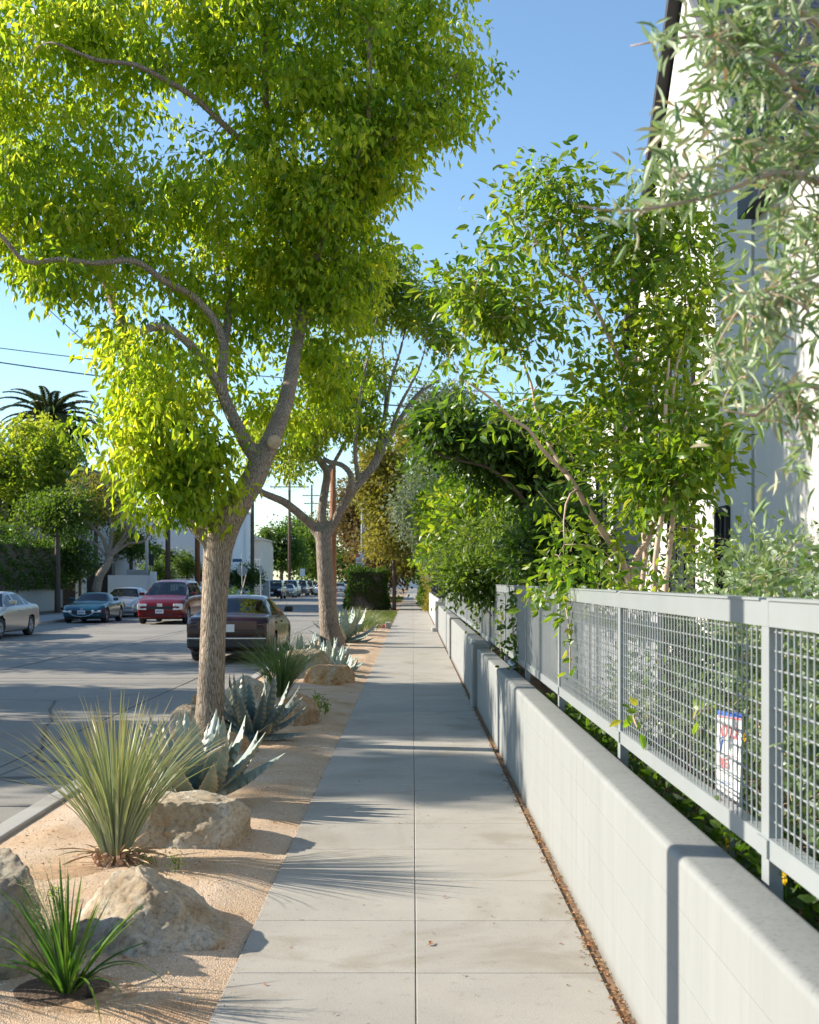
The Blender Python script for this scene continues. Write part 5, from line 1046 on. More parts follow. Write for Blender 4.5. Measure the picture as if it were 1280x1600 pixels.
# olive overhead at the right
random.seed(41)
ot = thing('olive_tree', 'olive tree overhanging from the right edge with narrow silvery leaves', 'tree', (1.75, 3.1, .42)); ob = Vector(ot.location)
OL = [
 ([Vector((1.75, 3.1, .4)), Vector((1.72, 3.1, 1.2)), Vector((1.6, 3.1, 2.0)), Vector((1.5, 3.1, 2.6))], [.06, .05, .045, .035]),
 ([P(1420,560,3.1), P(1330,330,2.9), P(1230,270,2.8), P(1130,300,2.7), P(1060,318,2.65), P(980,330,2.6), P(905,322,2.55)], [.018, .012, .008, .005, .004, .003, .0015]),
 ([P(1400,400,3.1), P(1330,210,2.9), P(1240,130,2.8), P(1150,60,2.8), P(1060,60,2.7), P(985,72,2.7)], [.016, .011, .008, .005, .0035, .0015]),
 ([P(1440,600,3.1), P(1360,500,3.0), P(1260,440,2.9), P(1170,470,2.8), P(1120,540,2.75)], [.014, .010, .006, .004, .0015]),
 ([P(1420,700,3.1), P(1340,640,3.0), P(1250,600,2.9), P(1180,650,2.8), P(1130,640,2.8)], [.014, .010, .006, .004, .0015]),
 ([P(1400,420,3.1), P(1320,100,3.0), P(1230,0,2.9), P(1160,-60,2.9)], [.014, .010, .006, .003]),
]
mb = MB(); sk = []
for pts, rad in OL: pp, rr = resample(pts, rad, .05); sk.append((pp, rr)); mb.tube([p-ob for p in pp], rr, 7)
mb.build('trunk', BARKS, ot, True)
OB = [pb(1200,60,2.9,95,85,.30,2.0), pb(1130,110,2.8,60,70,.25,.9), pb(1240,190,2.9,70,70,.30,1.6), pb(1160,230,2.8,70,60,.22,1.0), pb(1090,285,2.7,60,28,.15,.5), pb(1250,290,2.8,50,35,.2,.5), pb(1010,320,2.6,45,22,.08,.18), pb(1030,85,2.7,28,38,.1,.2), pb(1225,500,2.9,65,65,.28,.9), pb(1245,640,2.9,55,75,.28,.8), pb(1160,600,2.8,38,40,.2,.5), pb(1260,400,2.9,50,50,.2,.6), pb(1170,480,2.8,38,40,.2,.45), pb(1310,300,3,60,300,.3,2.2), pb(1270,720,2.9,30,30,.2,.15), pb(1120,20,2.8,50,40,.2,.5)]
cl = sample_blobs(OB, 175, .1); tw = MB(); twigs(tw, sk, cl, .006, 4, 4); tw.v = [tuple(Vector(v)-ob) for v in tw.v]; tw.build('twigs', BARKS, ot, True)
per = 15; A_ = np.array([tuple(p) for pp, _ in sk for p in pp]); idx = np.repeat(np.arange(len(cl)), per); n = len(idx)
near = np.array([A_[np.argmin(np.sum((A_-q)**2, axis=1))] for q in cl]); ax = unit(cl-near+1e-6)
tt = RNG.normal(size=n)*.07; pos = cl[idx]+ax[idx]*tt[:, None]+RNG.normal(size=(n, 3))*.012
make_leaves('crown', L_OLIVE, ot, pos-np.array(ob), ax[idx]*.5+RNG.normal(size=(n, 3))*.55+np.array([0, 0, -.12]), .066*(.6+.6*RNG.random(n)), .17, 'l7')
# crown outside the frame, casting the dapple on the house wall
simple_tree('olive tree outside the right edge standing close to the white house', 2.5, 9.0+.2, .1, .1, 200, .05, L_OLIVE, name='garden_tree', ncl=4) if False else None

# ------------------------------------------------------------------ cars
def rbox(mb, a, b, mi=0): mb.box(a, b, mi)
def car(label, kind, mat, loc, rz, cat='car', group='cars in the street', detail=2, dust=0):
    S = {
     'sedan': dict(L=4.75, st=[(0,.34,.60,.62,.74,.6),(.06,.24,.68,.69,.82,.7),(.35,.20,.76,.79,.88,.8),(1.25,.18,.90,.93,.90,.82),(2.0,.17,.93,1.33,.90,.60),(2.35,.17,.94,1.39,.90,.58),(3.0,.17,.95,1.38,.90,.58),(3.35,.17,.96,1.32,.90,.60),(3.95,.18,.97,1.00,.90,.78),(4.55,.22,.95,.97,.87,.76),(4.72,.28,.86,.88,.83,.7),(4.75,.36,.74,.75,.80,.65)], wh=(.92,3.72), wr=.315, ws=(1.28,2.05), rw=(3.32,3.93), sw=(1.45,3.72), pil=(2.42,3.28)),
     'van': dict(L=5.1, st=[(0,.36,.62,.64,.78,.6),(.07,.24,.78,.80,.88,.74),(.4,.20,.92,.96,.96,.86),(1.05,.18,1.03,1.10,.98,.86),(2.0,.17,1.06,1.66,.98,.68),(2.5,.17,1.07,1.74,.98,.66),(4.3,.17,1.08,1.74,.98,.67),(4.75,.19,1.06,1.66,.97,.68),(5.02,.26,1.0,1.25,.95,.74),(5.1,.36,.9,.95,.9,.7)], wh=(.95,4.05), wr=.34, ws=(1.10,2.02), rw=(4.78,5.04), sw=(1.3,4.75), pil=(2.5,3.55)),
     'roadster': dict(L=4.0, st=[(0,.32,.46,.48,.60,.45),(.07,.22,.56,.58,.76,.6),(.4,.16,.70,.72,.86,.74),(1.45,.15,.80,.84,.86,.72),(2.02,.15,.82,1.18,.86,.54),(2.25,.15,.82,1.22,.86,.52),(2.65,.15,.83,1.19,.86,.52),(3.2,.16,.85,.90,.86,.66),(3.8,.22,.82,.84,.82,.66),(4.0,.32,.66,.68,.72,.58)], wh=(.80,3.13), wr=.31, ws=(1.48,2.03), rw=(2.7,3.15), sw=(1.65,2.72), pil=(2.75,)),
     'suv': dict(L=4.8, st=[(0,.42,.74,.78,.80,.66),(.06,.32,.98,1.0,.90,.8),(1.35,.26,1.08,1.12,.93,.84),(1.95,.25,1.10,1.70,.93,.68),(2.3,.25,1.10,1.77,.93,.67),(4.3,.25,1.11,1.76,.93,.68),(4.68,.28,1.08,1.6,.92,.7),(4.8,.38,.98,1.05,.90,.74)], wh=(.88,3.75), wr=.38, ws=(1.38,1.97), rw=(4.34,4.7), sw=(1.55,4.45), pil=(2.5,3.5)),
    }[kind]
    root = thing('parked_car' if 'parked' in label else 'car', label, cat, loc, rz, group)
    st = np.array(S['st']); Ln = S['L']; dy = .05 if detail > 1 else .12; ys = np.unique(np.concatenate([np.arange(0, Ln, dy), [Ln], [.015, .03, .06, Ln-.06, Ln-.03, Ln-.015], np.array(S['ws']), np.array(S['rw'])]))
    def ip(c):
        v = np.interp(ys, st[:, 0], st[:, c]); k = np.interp(ys-.07, st[:, 0], st[:, c])+np.interp(ys+.07, st[:, 0], st[:, c]); o = .5*v+.25*k; o[0] = v[0]; o[-1] = v[-1]; return o
    zb, zs, zt, hw, hr = ip(1), ip(2), ip(3), ip(4), ip(5); zt = np.maximum(zt, zs+.01)
    rings = []; seg = []
    for i in range(len(ys)):
        gh = zt[i]-zs[i]; w_ = hw[i]; r_ = hr[i] if gh > .08 else w_*.93+(hr[i]-w_*.93)*gh/.08*.9; c_ = [(0, zb[i]), (w_*.80, zb[i]), (w_*.94, zb[i]+.05), (w_*.985, zb[i]+.13)]
        m_ = zb[i]+.13
        for t in (.3, .55, .8): c_.append((w_*(.985+.02*math.sin(t*math.pi)), m_+(zs[i]-.06-m_)*t))
        c_.append((w_*.985, zs[i]-.05)); c_.append((w_*.95, zs[i]-.005))                          # 7, 8: shoulder
        rr = r_
        for t in (.06, .35, .65, .90): c_.append((w_*.93+(rr-w_*.93)*t, zs[i]+(gh*.93)*t))       # 9..12
        c_.append((rr-.05*min(1, gh*4), zs[i]+gh*.975)); c_.append((rr*.72, zt[i]+.005)); c_.append((rr*.4, zt[i]+.018)); c_.append((0, zt[i]+.024))
        rings.append(c_)
    K = len(rings[0]); mats = ['body', 'windshield', 'rear_window', 'side_window', 'side_window2']
    Vt = [(x, y, z) for y, c_ in zip(ys, rings) for x, z in c_]+[(-x, y, z) for y, c_ in zip(ys, rings) for x, z in c_]; off = len(ys)*K
    Vt = [list(v) for v in Vt]; Rw = S['wr']+.045; dead = set()
    for wy in S['wh']:
        for k, v in enumerate(Vt):
            dz = v[2]-S['wr']; dd_ = math.hypot(v[1]-wy, dz)
            if abs(v[0]) > .5 and v[2] < S['wr']+Rw+.02 and dd_ < Rw:
                if dz < -.1 and abs(v[1]-wy) < Rw: dead.add(k)
                elif dd_ > Rw-.075: s_ = Rw/dd_; v[1] = wy+(v[1]-wy)*s_; v[2] = S['wr']+dz*s_
                else: dead.add(k)
    fb = {k: [] for k in mats}
    wa, wb = S['ws']; ra, rb_ = S['rw']; sa_, sb_ = S['sw']
    for i in range(len(ys)-1):
        ym = (ys[i]+ys[i+1])/2; gh = (zt[i]+zt[i+1]-zs[i]-zs[i+1])/2
        for j in range(K-1):
            key = 'body'
            if 9 <= j <= 11 and gh > .16 and sa_ < ym < sb_ and all(abs(ym-p_) > .045 for p_ in S['pil']):
                key = 'side_window'
            if j >= 13 or j == 12:
                if wa < ym < wb and j >= 13: key = 'windshield'
                if ra < ym < rb_ and j >= 13: key = 'rear_window'
            for sgn in (0, 1):
                q = [i*K+j+off*sgn, (i+1)*K+j+off*sgn, (i+1)*K+j+1+off*sgn, i*K+j+1+off*sgn]
                if any(a in dead for a in q): continue
                fb[key+'2' if key == 'side_window' and sgn else key].append(tuple(q if sgn == 0 else q[::-1]))
    fb['body'].append(tuple([j for j in range(K)]+[off+j for j in range(K-1, -1, -1)])); b0 = (len(ys)-1)*K
    fb['body'].append(tuple([b0+j for j in range(K)][::-1]+[b0+off+j for j in range(K-1, -1, -1)][::-1]))
    for key, mt in (('body', mat), ('windshield', GLASS), ('rear_window', GLASS), ('side_window', GLASS), ('side_window2', GLASS)):
        used = sorted({a for f in fb[key] for a in f}); mp = {a: k for k, a in enumerate(used)}
        if not used: continue
        mb = MB(); mb.add([tuple(Vt[a]) for a in used], [tuple(mp[a] for a in f) for f in fb[key]]); o = mb.build(key.strip('2'), mt, root, True)
        if key == 'body': m_ = o.modifiers.new('split', 'EDGE_SPLIT'); m_.split_angle = R(38)
    # interior floor, seats
    mb = MB(); mb.box((-hw.max()*.80, .12, S['st'][3][1]+.02), (hw.max()*.80, Ln-.12, .5)); mb.build('underbody', BLACK, root)
    if detail > 1:
        sy = wb+.35
        for x in (-.38, .38):
            mb = MB(); mb.box((x-.24, sy, .5), (x+.24, sy+.15, st[:, 3].max()-.42)); mb.box((x-.11, sy+.03, st[:, 3].max()-.42), (x+.11, sy+.12, st[:, 3].max()-.25)); o = mb.build('seat', SEATM, root); bevel(o, .04)
        if kind != 'roadster': mb = MB(); mb.box((-.6, sy+1.0, .5), (.6, sy+1.15, st[:, 3].max()-.45)); o = mb.build('rear_seat', SEATM, root); bevel(o, .04)
    # wheels
    for wy in S['wh']:
        for s_ in (-1, 1):
            wx = s_*(hw.max()-.12); r_ = S['wr']; wroot = MB()
            wroot.lathe([(r_*.62, -.10), (r_*.9, -.11), (r_, -.075), (r_, .075), (r_*.9, .11), (r_*.62, .10)], (0, 0, 0), 28, 'x'); ty = wroot.build('wheel', RUBBER, root, True); ty.location = (wx, wy, r_)
            rm = MB(); rm.lathe([(0, .02*s_), (r_*.15, .035*s_), (r_*.18, .02*s_)], (s_*.05, 0, 0), 16, 'x'); rm.lathe([(r_*.55, .03*s_), (r_*.64, .05*s_), (r_*.64, -.08*s_)], (s_*.05, 0, 0), 28, 'x')
            for k in range(7):
                a = k/7*6.283; rm.bar((s_*.065, r_*.1*math.cos(a), r_*.1*math.sin(a)), (s_*.085, r_*.58*math.cos(a), r_*.58*math.sin(a)), .028, 4, .022)
            rm.build('rim', RIM, ty, True); dk = MB(); dk.lathe([(0, 0), (r_*.6, 0)], (s_*.0, 0, 0), 20, 'x'); dk.build('brake_disc', BLACK, ty)
    # lamps, plate, mirrors, trims
    fz = S['st'][1][3]; bz = S['st'][-2][3]; fw = S['st'][1][4]; bw_ = S['st'][-2][4]
    def blk(nm, a, b, m_, bev=.015): mb = MB(); mb.box(a, b); o = mb.build(nm, m_, root); bevel(o, bev); return o
    hh = {'sedan': .13, 'van': .24, 'roadster': .10, 'suv': .17}[kind]
    for s_ in (-1, 1):
        x0, x1 = sorted((s_*(fw-.36), s_*(fw+.005))); zt_ = fz-.05+(.06 if kind == 'van' else 0)
        mb = MB(); mb.add([(x0, -.03, zt_-hh), (x1, .0, zt_-hh+.02), (x1, .06, zt_), (x0, .06 if kind == 'van' else .0, zt_), (x0, .4, zt_-hh), (x1, .5, zt_-hh+.02), (x1, .55, zt_), (x0, .4, zt_)] if s_ > 0 else
                          [(x0, .0, zt_-hh+.02), (x1, -.03, zt_-hh), (x1, .06 if kind == 'van' else .0, zt_), (x0, .06, zt_), (x0, .5, zt_-hh+.02), (x1, .4, zt_-hh), (x1, .4, zt_), (x0, .55, zt_)],
                          [(0,3,2,1),(4,5,6,7),(0,1,5,4),(1,2,6,5),(2,3,7,6),(3,0,4,7)]); o = mb.build('headlight', CLEAR, root, fix=True); bevel(o, .02, 3)
        x0, x1 = sorted((s_*(bw_-.42), s_*(bw_+.012))); blk('tail_light', (x0, Ln-.22, bz-.24), (x1, Ln-.01, bz-.04), REDL, .02)
        mz = zs.max()+.10; yy = wa+.38; x0, x1 = sorted((s_*(hw.max()*.95), s_*(hw.max()+.17))); blk('mirror', (x0, yy, mz-.06), (x1, yy+.11, mz+.07), mat if kind != 'sedan' or detail < 2 or dust == 0 else BLACK, .03)
    gw = fw*.52; blk('grille', (-gw, -.012, fz-.20), (gw, .05, fz-.07), BLACK, .01); blk('lower_grille', (-gw*1.1, -.02, .28), (gw*1.1, .05, .42), BLACK, .01)
    zp = {'sedan': .47, 'van': .52, 'roadster': .44, 'suv': .58}[kind]
    p1 = blk('licence_plate', (-.16, -.035, zp-.08), (.16, -.02, zp+.08), PLATE, .005); p2 = blk('licence_plate', (-.16, Ln+.012, bz-.22), (.16, Ln+.024, bz-.06), PLATE, .005)
    if detail > 1:
        mb = MB()
        for k in range(6): mb.box((-.125+k*.043, -.0375, zp-.035), (-.10+k*.043, -.0352, zp+.035))
        mb.build('plate_characters', PLTX, p1)
    blk('rear_bumper', (-bw_*1.0, Ln-.16, .32), (bw_*1.0, Ln+.05, .56), BLACK if dust else mat, .04)
    blk('front_bumper', (-fw*.95, -.04, .26), (fw*.95, .15, .40), mat, .04)
    if detail > 1: blk('rear_bumper_strip', (-bw_*.98, Ln+.0505, .515), (bw_*.98, Ln+.062, .545), CHROME, .004)
    if detail > 1:
        for s_ in (-1, 1):
            xx = s_*(hw.max()*.99)
            for yy in ((wb+.45, wb+1.45) if kind != 'roadster' else (wb+.55,)): x0, x1 = sorted((xx, xx+s_*.03)); blk('door_handle', (x0, yy, zs.max()-.17), (x1, yy+.16, zs.max()-.13), BLACK if dust else mat, .01)
    return root
GLASS = m_glass('car_glass')
MAROON = m_paint('dusty_maroon_paint', (0.022, 0.002, 0.004), .34, .10, .15); REDV = m_paint('red_van_paint', (0.12, 0.004, 0.006), .25, 0, .1)
TEAL = m_paint('teal_blue_paint', (0.010, 0.065, 0.10), .2, 0, .15); SILV = m_paint('silver_paint', (0.42, 0.42, 0.44), .3, metal=.7); BEIGE = m_paint('beige_silver_paint', (0.44, 0.40, 0.36), .3, metal=.6)
DARKC = m_paint('near_black_paint', (0.012, 0.014, 0.02), .25); WHC = m_paint('white_car_paint', (0.7, 0.7, 0.7), .3, metal=0); GREEN = m_paint('grey_green_paint', (0.10, 0.13, 0.13), .3); TAUPE = m_paint('taupe_paint', (0.16, 0.14, 0.12), .3); NAVY = m_paint('navy_paint', (0.03, 0.05, 0.10), .25)
RZ = -0.13
cs = car('dusty maroon sedan parked at the near kerb, seen from behind the front trunk', 'sedan', MAROON, (-3.86, 30.15, RZ), math.pi, detail=2, dust=1); cs.scale = (1, 1.02, 1.0)
cs.location.y = 30.1
mb = MB(); mb.box((-.62, 4.744, .70), (.62, 4.762, .88)); o = mb.build('tail_panel', REDL, cs); bevel(o, .006)
mb = MB(); mb.tube([(-.84, 1.0, .9), (-.86, 1.05, 1.4), (-.9, 1.15, 1.9)], [.004, .003, .002], 5); mb.build('aerial', BLACK, cs)
rv = car('red minivan with clear headlights driving toward the camera', 'van', REDV, (-9.93, 47.7, RZ), 0, 'minivan')
mb = MB(); mb.box((-.11, -.03, .70), (.11, -.014, .83)); o = mb.build('emblem_plate', CHROME, rv); bevel(o, .02)
mb = MB(); mb.lathe([(.035, 0), (.048, -.008), (.055, 0)], n=20); o = mb.build('emblem_ring', BLACK, rv); o.rotation_euler = (R(90), 0, 0); o.location = (0, -.03, .765)
ms = car('teal blue two-seat roadster parked facing the camera on the left', 'roadster', TEAL, (-13.35, 49.0, RZ), 0)
mb = MB(); mb.tube([(-.5, -.03, .44), (-.3, -.045, .31), (0, -.05, .27), (.3, -.045, .31), (.5, -.03, .44)], [.014]*5, 6); mb.build('grille_trim', CHROME, ms, True)
mb = MB(); mb.lathe([(.03, 0), (.042, -.006), (.05, 0)], n=16); o = mb.build('emblem', CHROME, ms); o.rotation_euler = (R(75), 0, 0); o.location = (0, .03, .565)
car('beige silver sedan parked at the far left edge of the picture', 'sedan', BEIGE, (-12.95, 34.75, RZ), 0)
car('silver grey sedan parked between the roadster and the red minivan', 'sedan', SILV, (-13.75, 56.3, RZ), 0)
car('pale blue car half hidden between the red minivan and the front trunk', 'sedan', SILV, (-13.2, 70.0, RZ), 0, detail=1)
far = [('black off-road wagon parked first in the distant row on the left', 'suv', DARKC, -13.1, 113, 1.0), ('grey-green sedan parked behind the black off-road wagon', 'sedan', GREEN, -12.7, 120.5, 1), ('silver tall wagon parked third in the distant row', 'suv', SILV, -13.0, 127, 1),
       ('taupe tall wagon parked fourth in the distant row', 'suv', TAUPE, -12.9, 137, 1), ('dark tall wagon parked fifth in the distant row', 'suv', DARKC, -12.8, 144, 1), ('navy sedan parked last in the distant row left of the second trunk', 'sedan', NAVY, -12.9, 157, 1),
       ('white sedan driving just left of the second trunk', 'sedan', WHC, -10.6, 141, 1), ('silver sedan driving just right of the second trunk', 'sedan', SILV, -9.6, 158, 1), ('white tall wagon behind the silver sedan in the traffic', 'suv', WHC, -9.5, 178, 1), ('dark car at the right end of the distant traffic', 'suv', NAVY, -9.4, 196, 1)]
for lb, k, m_, x, y, s in far: car(lb, k, m_, (x, y, RZ), 0, detail=1, group='distant cars')

# ------------------------------------------------------------------ far side of the street
# left corner: hedge over a white wall
mb = MB(); mb.box((-21.0, 30, -.03), (-19.4, 66.5, 1.35)); tag(mb.build('garden_wall', WALLW), 'white block wall under the clipped hedge on the left', 'wall')
hedge('clipped_hedge', 'dark clipped hedge spilling over the white wall on the left', 'hedge', -22.0, -19.0, 30, 67.3, 1.15, 3.45, 34000, .17, L_DARK, rough=.35)
hedge('clipped_hedge', 'higher dark hedge bank behind the clipped hedge', 'hedge', -26, -21.0, 40, 66, 2.4, 4.3, 12000, .2, L_DARK, rough=.5)
mb = MB(); mb.box((-19.0, 68.5, 0), (-18.5, 69, 2.3)); mb.box((-17.3, 69.0, 0), (-14.8, 69.3, 1.9)); mb.box((-14.9, 68.9, 0), (-14.6, 69.4, 2.1)); tag(mb.build('entrance_wall', STUCCO2), 'white entrance wall and pillars behind the roadster', 'wall')
mb = MB(); mb.box((-20, 69.5, 0), (-17.2, 70.3, 2.6)); tag(mb.build('entrance_gate', FASC), 'dark recessed gate beside the clipped hedge', 'gate')
gb = thing('apartment_block', 'grey two-storey apartment block behind the hedge and leafy tree', 'building', (-28, 78, 0))
mb = MB(); mb.box((-40, 72, 0), (-20.5, 90, 8.2)); local(mb.build('wall', GREYSID), gb)
mb = MB(); mb.box((-40.5, 71.5, 8.2), (-20.1, 90.5, 8.6)); local(mb.build('roof', FASC), gb)
def winy(root, x0, x1, z0, z1, y, fm=WHITEP):
    f_ = MB(); w_ = .1; f_.box((x0, y-.07, z0), (x0+w_, y+.01, z1)); f_.box((x1-w_, y-.07, z0), (x1, y+.01, z1)); f_.box((x0+w_, y-.07, z0), (x1-w_, y+.01, z0+w_)); f_.box((x0+w_, y-.07, z1-w_), (x1-w_, y+.01, z1)); f_.box(((x0+x1)/2-.03, y-.06, z0+w_), ((x0+x1)/2+.03, y, z1-w_))
    o = local(f_.build('window', fm), root); g = MB(); g.box((x0+w_, y-.03, z0+w_), (x1-w_, y+.005, z1-w_)); p_ = g.build('pane', WINDK); p_.parent = o
for k, (x0, z0) in enumerate([(-27, 4.8), (-24, 4.8), (-22.3, 4.8), (-25.5, 1.6), (-22.5, 1.6), (-30, 4.8)]): winy(gb, x0, x0+1.2, z0, z0+1.6, 72)
# white building
wb_ = thing('white_building', 'pale white two-storey building behind the red minivan', 'building', (-22, 105, 0))
mb = MB(); mb.box((-32, 104, 0), (-22.6, 118, 7.6)); mb.box((-22.6, 102, 0), (-15.6, 118, 7.9)); local(mb.build('wall', STUCCO2), wb_)
mb = MB(); mb.box((-32.3, 103.6, 7.6), (-22.4, 118, 7.85)); mb.box((-22.7, 101.9, 7.9), (-15.5, 118, 8.1)); local(mb.build('roof_parapet', STUCCO2), wb_)
mb = MB(); mb.box((-29.8, 103.2, 3.9), (-24.2, 104, 4.6)); local(mb.build('balcony', STUCCO2), wb_)
mb = MB(); mb.box((-29.5, 103.95, 4.6), (-24.6, 104.02, 6.6)); local(mb.build('balcony_opening', WINDK), wb_)
winy(wb_, -18.2, -17.3, 4.6, 6.6, 102); winy(wb_, -18.0, -17.1, 1.4, 2.6, 102); winy(wb_, -21.6, -20.9, 1.3, 2.3, 102); winy(wb_, -29, -27.5, 1.2, 3, 104)
cb = thing('cream_house', 'cream house with balcony beyond the white building', 'building', (-19, 131, 0))
mb = MB(); mb.box((-25, 130, 0), (-17.9, 142, 6.4)); local(mb.build('wall', STUCCO2), cb)
mb = MB(); mb.box((-17.9, 131.5, 0), (-16.3, 142, 6.0)); local(mb.build('bay', STUCCO3), cb)
mb = MB(); mb.box((-25.3, 129.6, 6.4), (-17.6, 142, 6.6)); mb.box((-17.6, 131, 6.0), (-16.1, 142, 6.15)); local(mb.build('roof', STUCCO3), cb)
mb = MB()
for k in range(14): mb.box((-20.2+k*.3, 129.3, 2.9), (-20.14+k*.3, 129.36, 3.8))
mb.box((-20.3, 129.25, 3.8), (-16.2, 129.4, 3.9)); mb.box((-20.3, 129.2, 2.7), (-16.2, 130, 2.9)); local(mb.build('balcony', WHITEP), cb)
winy(cb, -19.7, -18.9, 3.9, 5.8, 130); winy(cb, -21.7, -20.7, 1, 2.4, 130)
# garage / fence row under hedge behind cars
mb = MB()
for k in range(50): x = -26+k*.22; mb.box((x, 96, 0), (x+.03, 96.03, 2.0))
mb.box((-26, 95.98, .3), (-15, 96.05, .36)); mb.box((-26, 95.98, 1.8), (-15, 96.05, 1.86)); tag(mb.build('iron_fence', BLACK), 'black iron fence in front of the white building', 'fence')
mb = MB(); mb.box((-18.4, 78.2, 0), (-17.2, 78.8, 2.3)); tag(mb.build('gate_pillar', WALLW), 'pale block pillar left of the grey lamp post', 'pillar')
for i, (x, y) in enumerate([(-20.8, 83), (-19.6, 83.2)]):
    b_ = thing('waste_bin', ['black wheeled bin behind the silver grey sedan, left one', 'black wheeled bin behind the silver grey sedan, right one'][i], 'bin', (x, y, 0), group='wheeled bins')
    mb = MB(); mb.prism([(-.3, 0), (.3, 0), (.38, 1.5), (-.38, 1.5)], -.35, .35); o = mb.build('tub', BLACK, b_); bevel(o, .03); mb = MB(); mb.box((-.42, -.4, 1.5), (.42, .4, 1.58)); mb.build('lid', BLACK, b_)
def blobtree(label, px, py, Y, rx, ry, rd, n, L, lm, group='distant trees', name='tree', nb=5, trunk=True, cr=.6, ncl=90, zb=0.0, aspect=.55, droop=.3):
    c = P(px, py, Y); a, b2 = rx*Y/F, ry*Y/F; Bs = [(c.x+random.uniform(-.45, .45)*a, Y+random.uniform(-.4, .4)*rd, c.z+random.uniform(-.45, .45)*b2, a*random.uniform(.45, .7), rd*random.uniform(.5, .7), b2*random.uniform(.45, .65)) for _ in range(nb)]
    bx_ = 1.7 if (Y < 80 and -1.0 < c.x < 1.7) else (-1.0 if -1.5 < c.x < 1.2 else c.x)
    root = thing(name, label, 'tree', (bx_, Y, zb), group=group); o_ = Vector(root.location); cl = sample_blobs(Bs, ncl, .3)+RNG.normal(size=(ncl, 3))*cr*.35; cl = gapped(cl, max(.8, a*.35), -.18, py) if nb >= 7 else cl; mb = MB(); tb = max(.06, min(.28, a*.08)); top = Vector((c.x, Y, c.z)); k0 = Vector((c.x, Y, max(zb+.4, c.z-b2*.9)))
    sk = [resample([Vector((bx_, Y, zb-.1)), Vector((bx_*.8+c.x*.2, Y, k0.z)), top], [tb, tb*.8, tb*.4], .4)]; mb.tube([p-o_ for p in sk[0][0]], sk[0][1], 8)
    mb.build('trunk', BARKD, root, True); tw = MB(); twigs(tw, sk, cl[:60], .03, 4, 3); tw.v = [tuple(Vector(v)-o_) for v in tw.v]; tw.build('branches', BARKD, root)
    per = n//len(cl); idx = np.repeat(np.arange(len(cl)), per); m_ = len(idx); g = RNG.normal(size=(m_, 3))*.5*cr
    pos = cl[idx]+g; rnd = np.clip(.55*RNG.random(len(cl))[idx]+.45*RNG.random(m_), 0, 1); pos[:, 2] = np.maximum(pos[:, 2], zb+.05)
    make_leaves('crown', lm, root, pos-np.array(o_), unit(g)*.7+RNG.normal(size=(m_, 3))*.5+np.array([0, 0, -droop]), L*(.7+.6*RNG.random(m_)), aspect, 'd4', rnd); return root
random.seed(51)
blobtree('leafy bright green tree over the hedge at the left edge', 30, 745, 71, 105, 92, 3.4, 13000, .27, L_CAM2, nb=16, ncl=300, cr=.5)
blobtree('green tree low behind the hedge at the far left', 90, 800, 62, 60, 45, 2.0, 4000, .22, L_MID, nb=5)
blobtree('dark ivy-clad tree beside the dark gate', 125, 860, 67, 34, 50, 1.2, 5000, .16, L_DARK, nb=5)
blobtree('dark tree behind the dark gate', 150, 800, 76, 50, 45, 1.6, 3500, .22, L_DARK, nb=5)
blobtree('dark tree behind the half-bare tree', 205, 850, 84, 45, 30, 1.6, 3500, .2, L_MID, nb=5)
for i, (px, py, Y, rx, ry, n_) in enumerate([(440, 850, 152, 45, 40, 6000), (480, 870, 165, 35, 45, 5000), (500, 840, 190, 25, 50, 4000), (545, 880, 210, 40, 30, 5000), (470, 835, 172, 30, 28, 3500), (580, 890, 230, 40, 22, 5000)]):
    blobtree(['dark green tree between the two far utility poles', 'bright green round tree right of the far utility pole', 'dark tree directly behind the second trunk fork', 'dense dark tree at the end of the road', 'pale green crown rising behind the far utility pole', 'low dark trees right of the end of the road'][i], px, py, Y, rx, ry, 4.0, n_, .5, L_DARK if i not in (1, 4) else L_MID, cr=1.3)
# row on the near side beyond the lawn
nr = [('ochre and rust tree behind the grey lamp post', 560, 820, 92, 55, 70, 4, 9000, .32, L_BRN), ('tall yellow-green vine-covered tree over the sidewalk', 612, 780, 66, 42, 95, 2.5, 17000, .24, L_YEL), ('yellow-green tree leaning on the left of the dense green crown', 640, 850, 78, 32, 50, 2.5, 6000, .26, L_YEL),
      ('dense green crown above the silvery shrub', 690, 735, 48, 45, 48, 1.6, 8000, .20, L_MID), ('grey-green wispy tree top against the sky', 680, 640, 62, 50, 32, 2.0, 5000, .20, L_SILV), ('silver-leaved small tree halfway along the garden row', 662, 800, 44, 26, 40, 1.2, 4500, .16, L_SILV),
      ('green tree behind the dark arching one', 790, 760, 34, 80, 60, 2.0, 7000, .18, L_MID), ('ochre tree top at the edge of the sky', 650, 680, 72, 34, 40, 2.0, 4500, .24, L_YEL), ('street tree with dark trunk beyond the lawn', 600, 850, 140, 55, 42, 4, 7000, .45, L_DARK), ('green tree where the sidewalk vanishes', 645, 880, 200, 40, 28, 5, 5000, .6, L_MID),
      ('rust-tinged tree right of the lamp post', 590, 870, 84, 40, 32, 2.5, 5000, .3, L_BRN)]
for lb, px, py, Y, rx, ry, rd_, n_, L, lm in nr: blobtree(lb, px, py, Y, rx, ry, rd_, n_, L, lm, 'trees along the near side', nb=7, ncl=130, cr=.7 if Y < 80 else 1.2)
hedge('hedge_cube', 'dense dark green shrub clipped to a rough cube beyond the second tree', 'shrub', -3.55, -1.5, 66, 68.5, 0, 2.15, 15000, .11, L_DARK, rough=.22)
hedge('column_hedge', 'narrow ochre hedge column beside the sidewalk past the white wall', 'hedge', .80, 1.7, 61, 70, 0, 3.6, 9000, .14, L_YEL, 'hedge columns by the far sidewalk', .25)
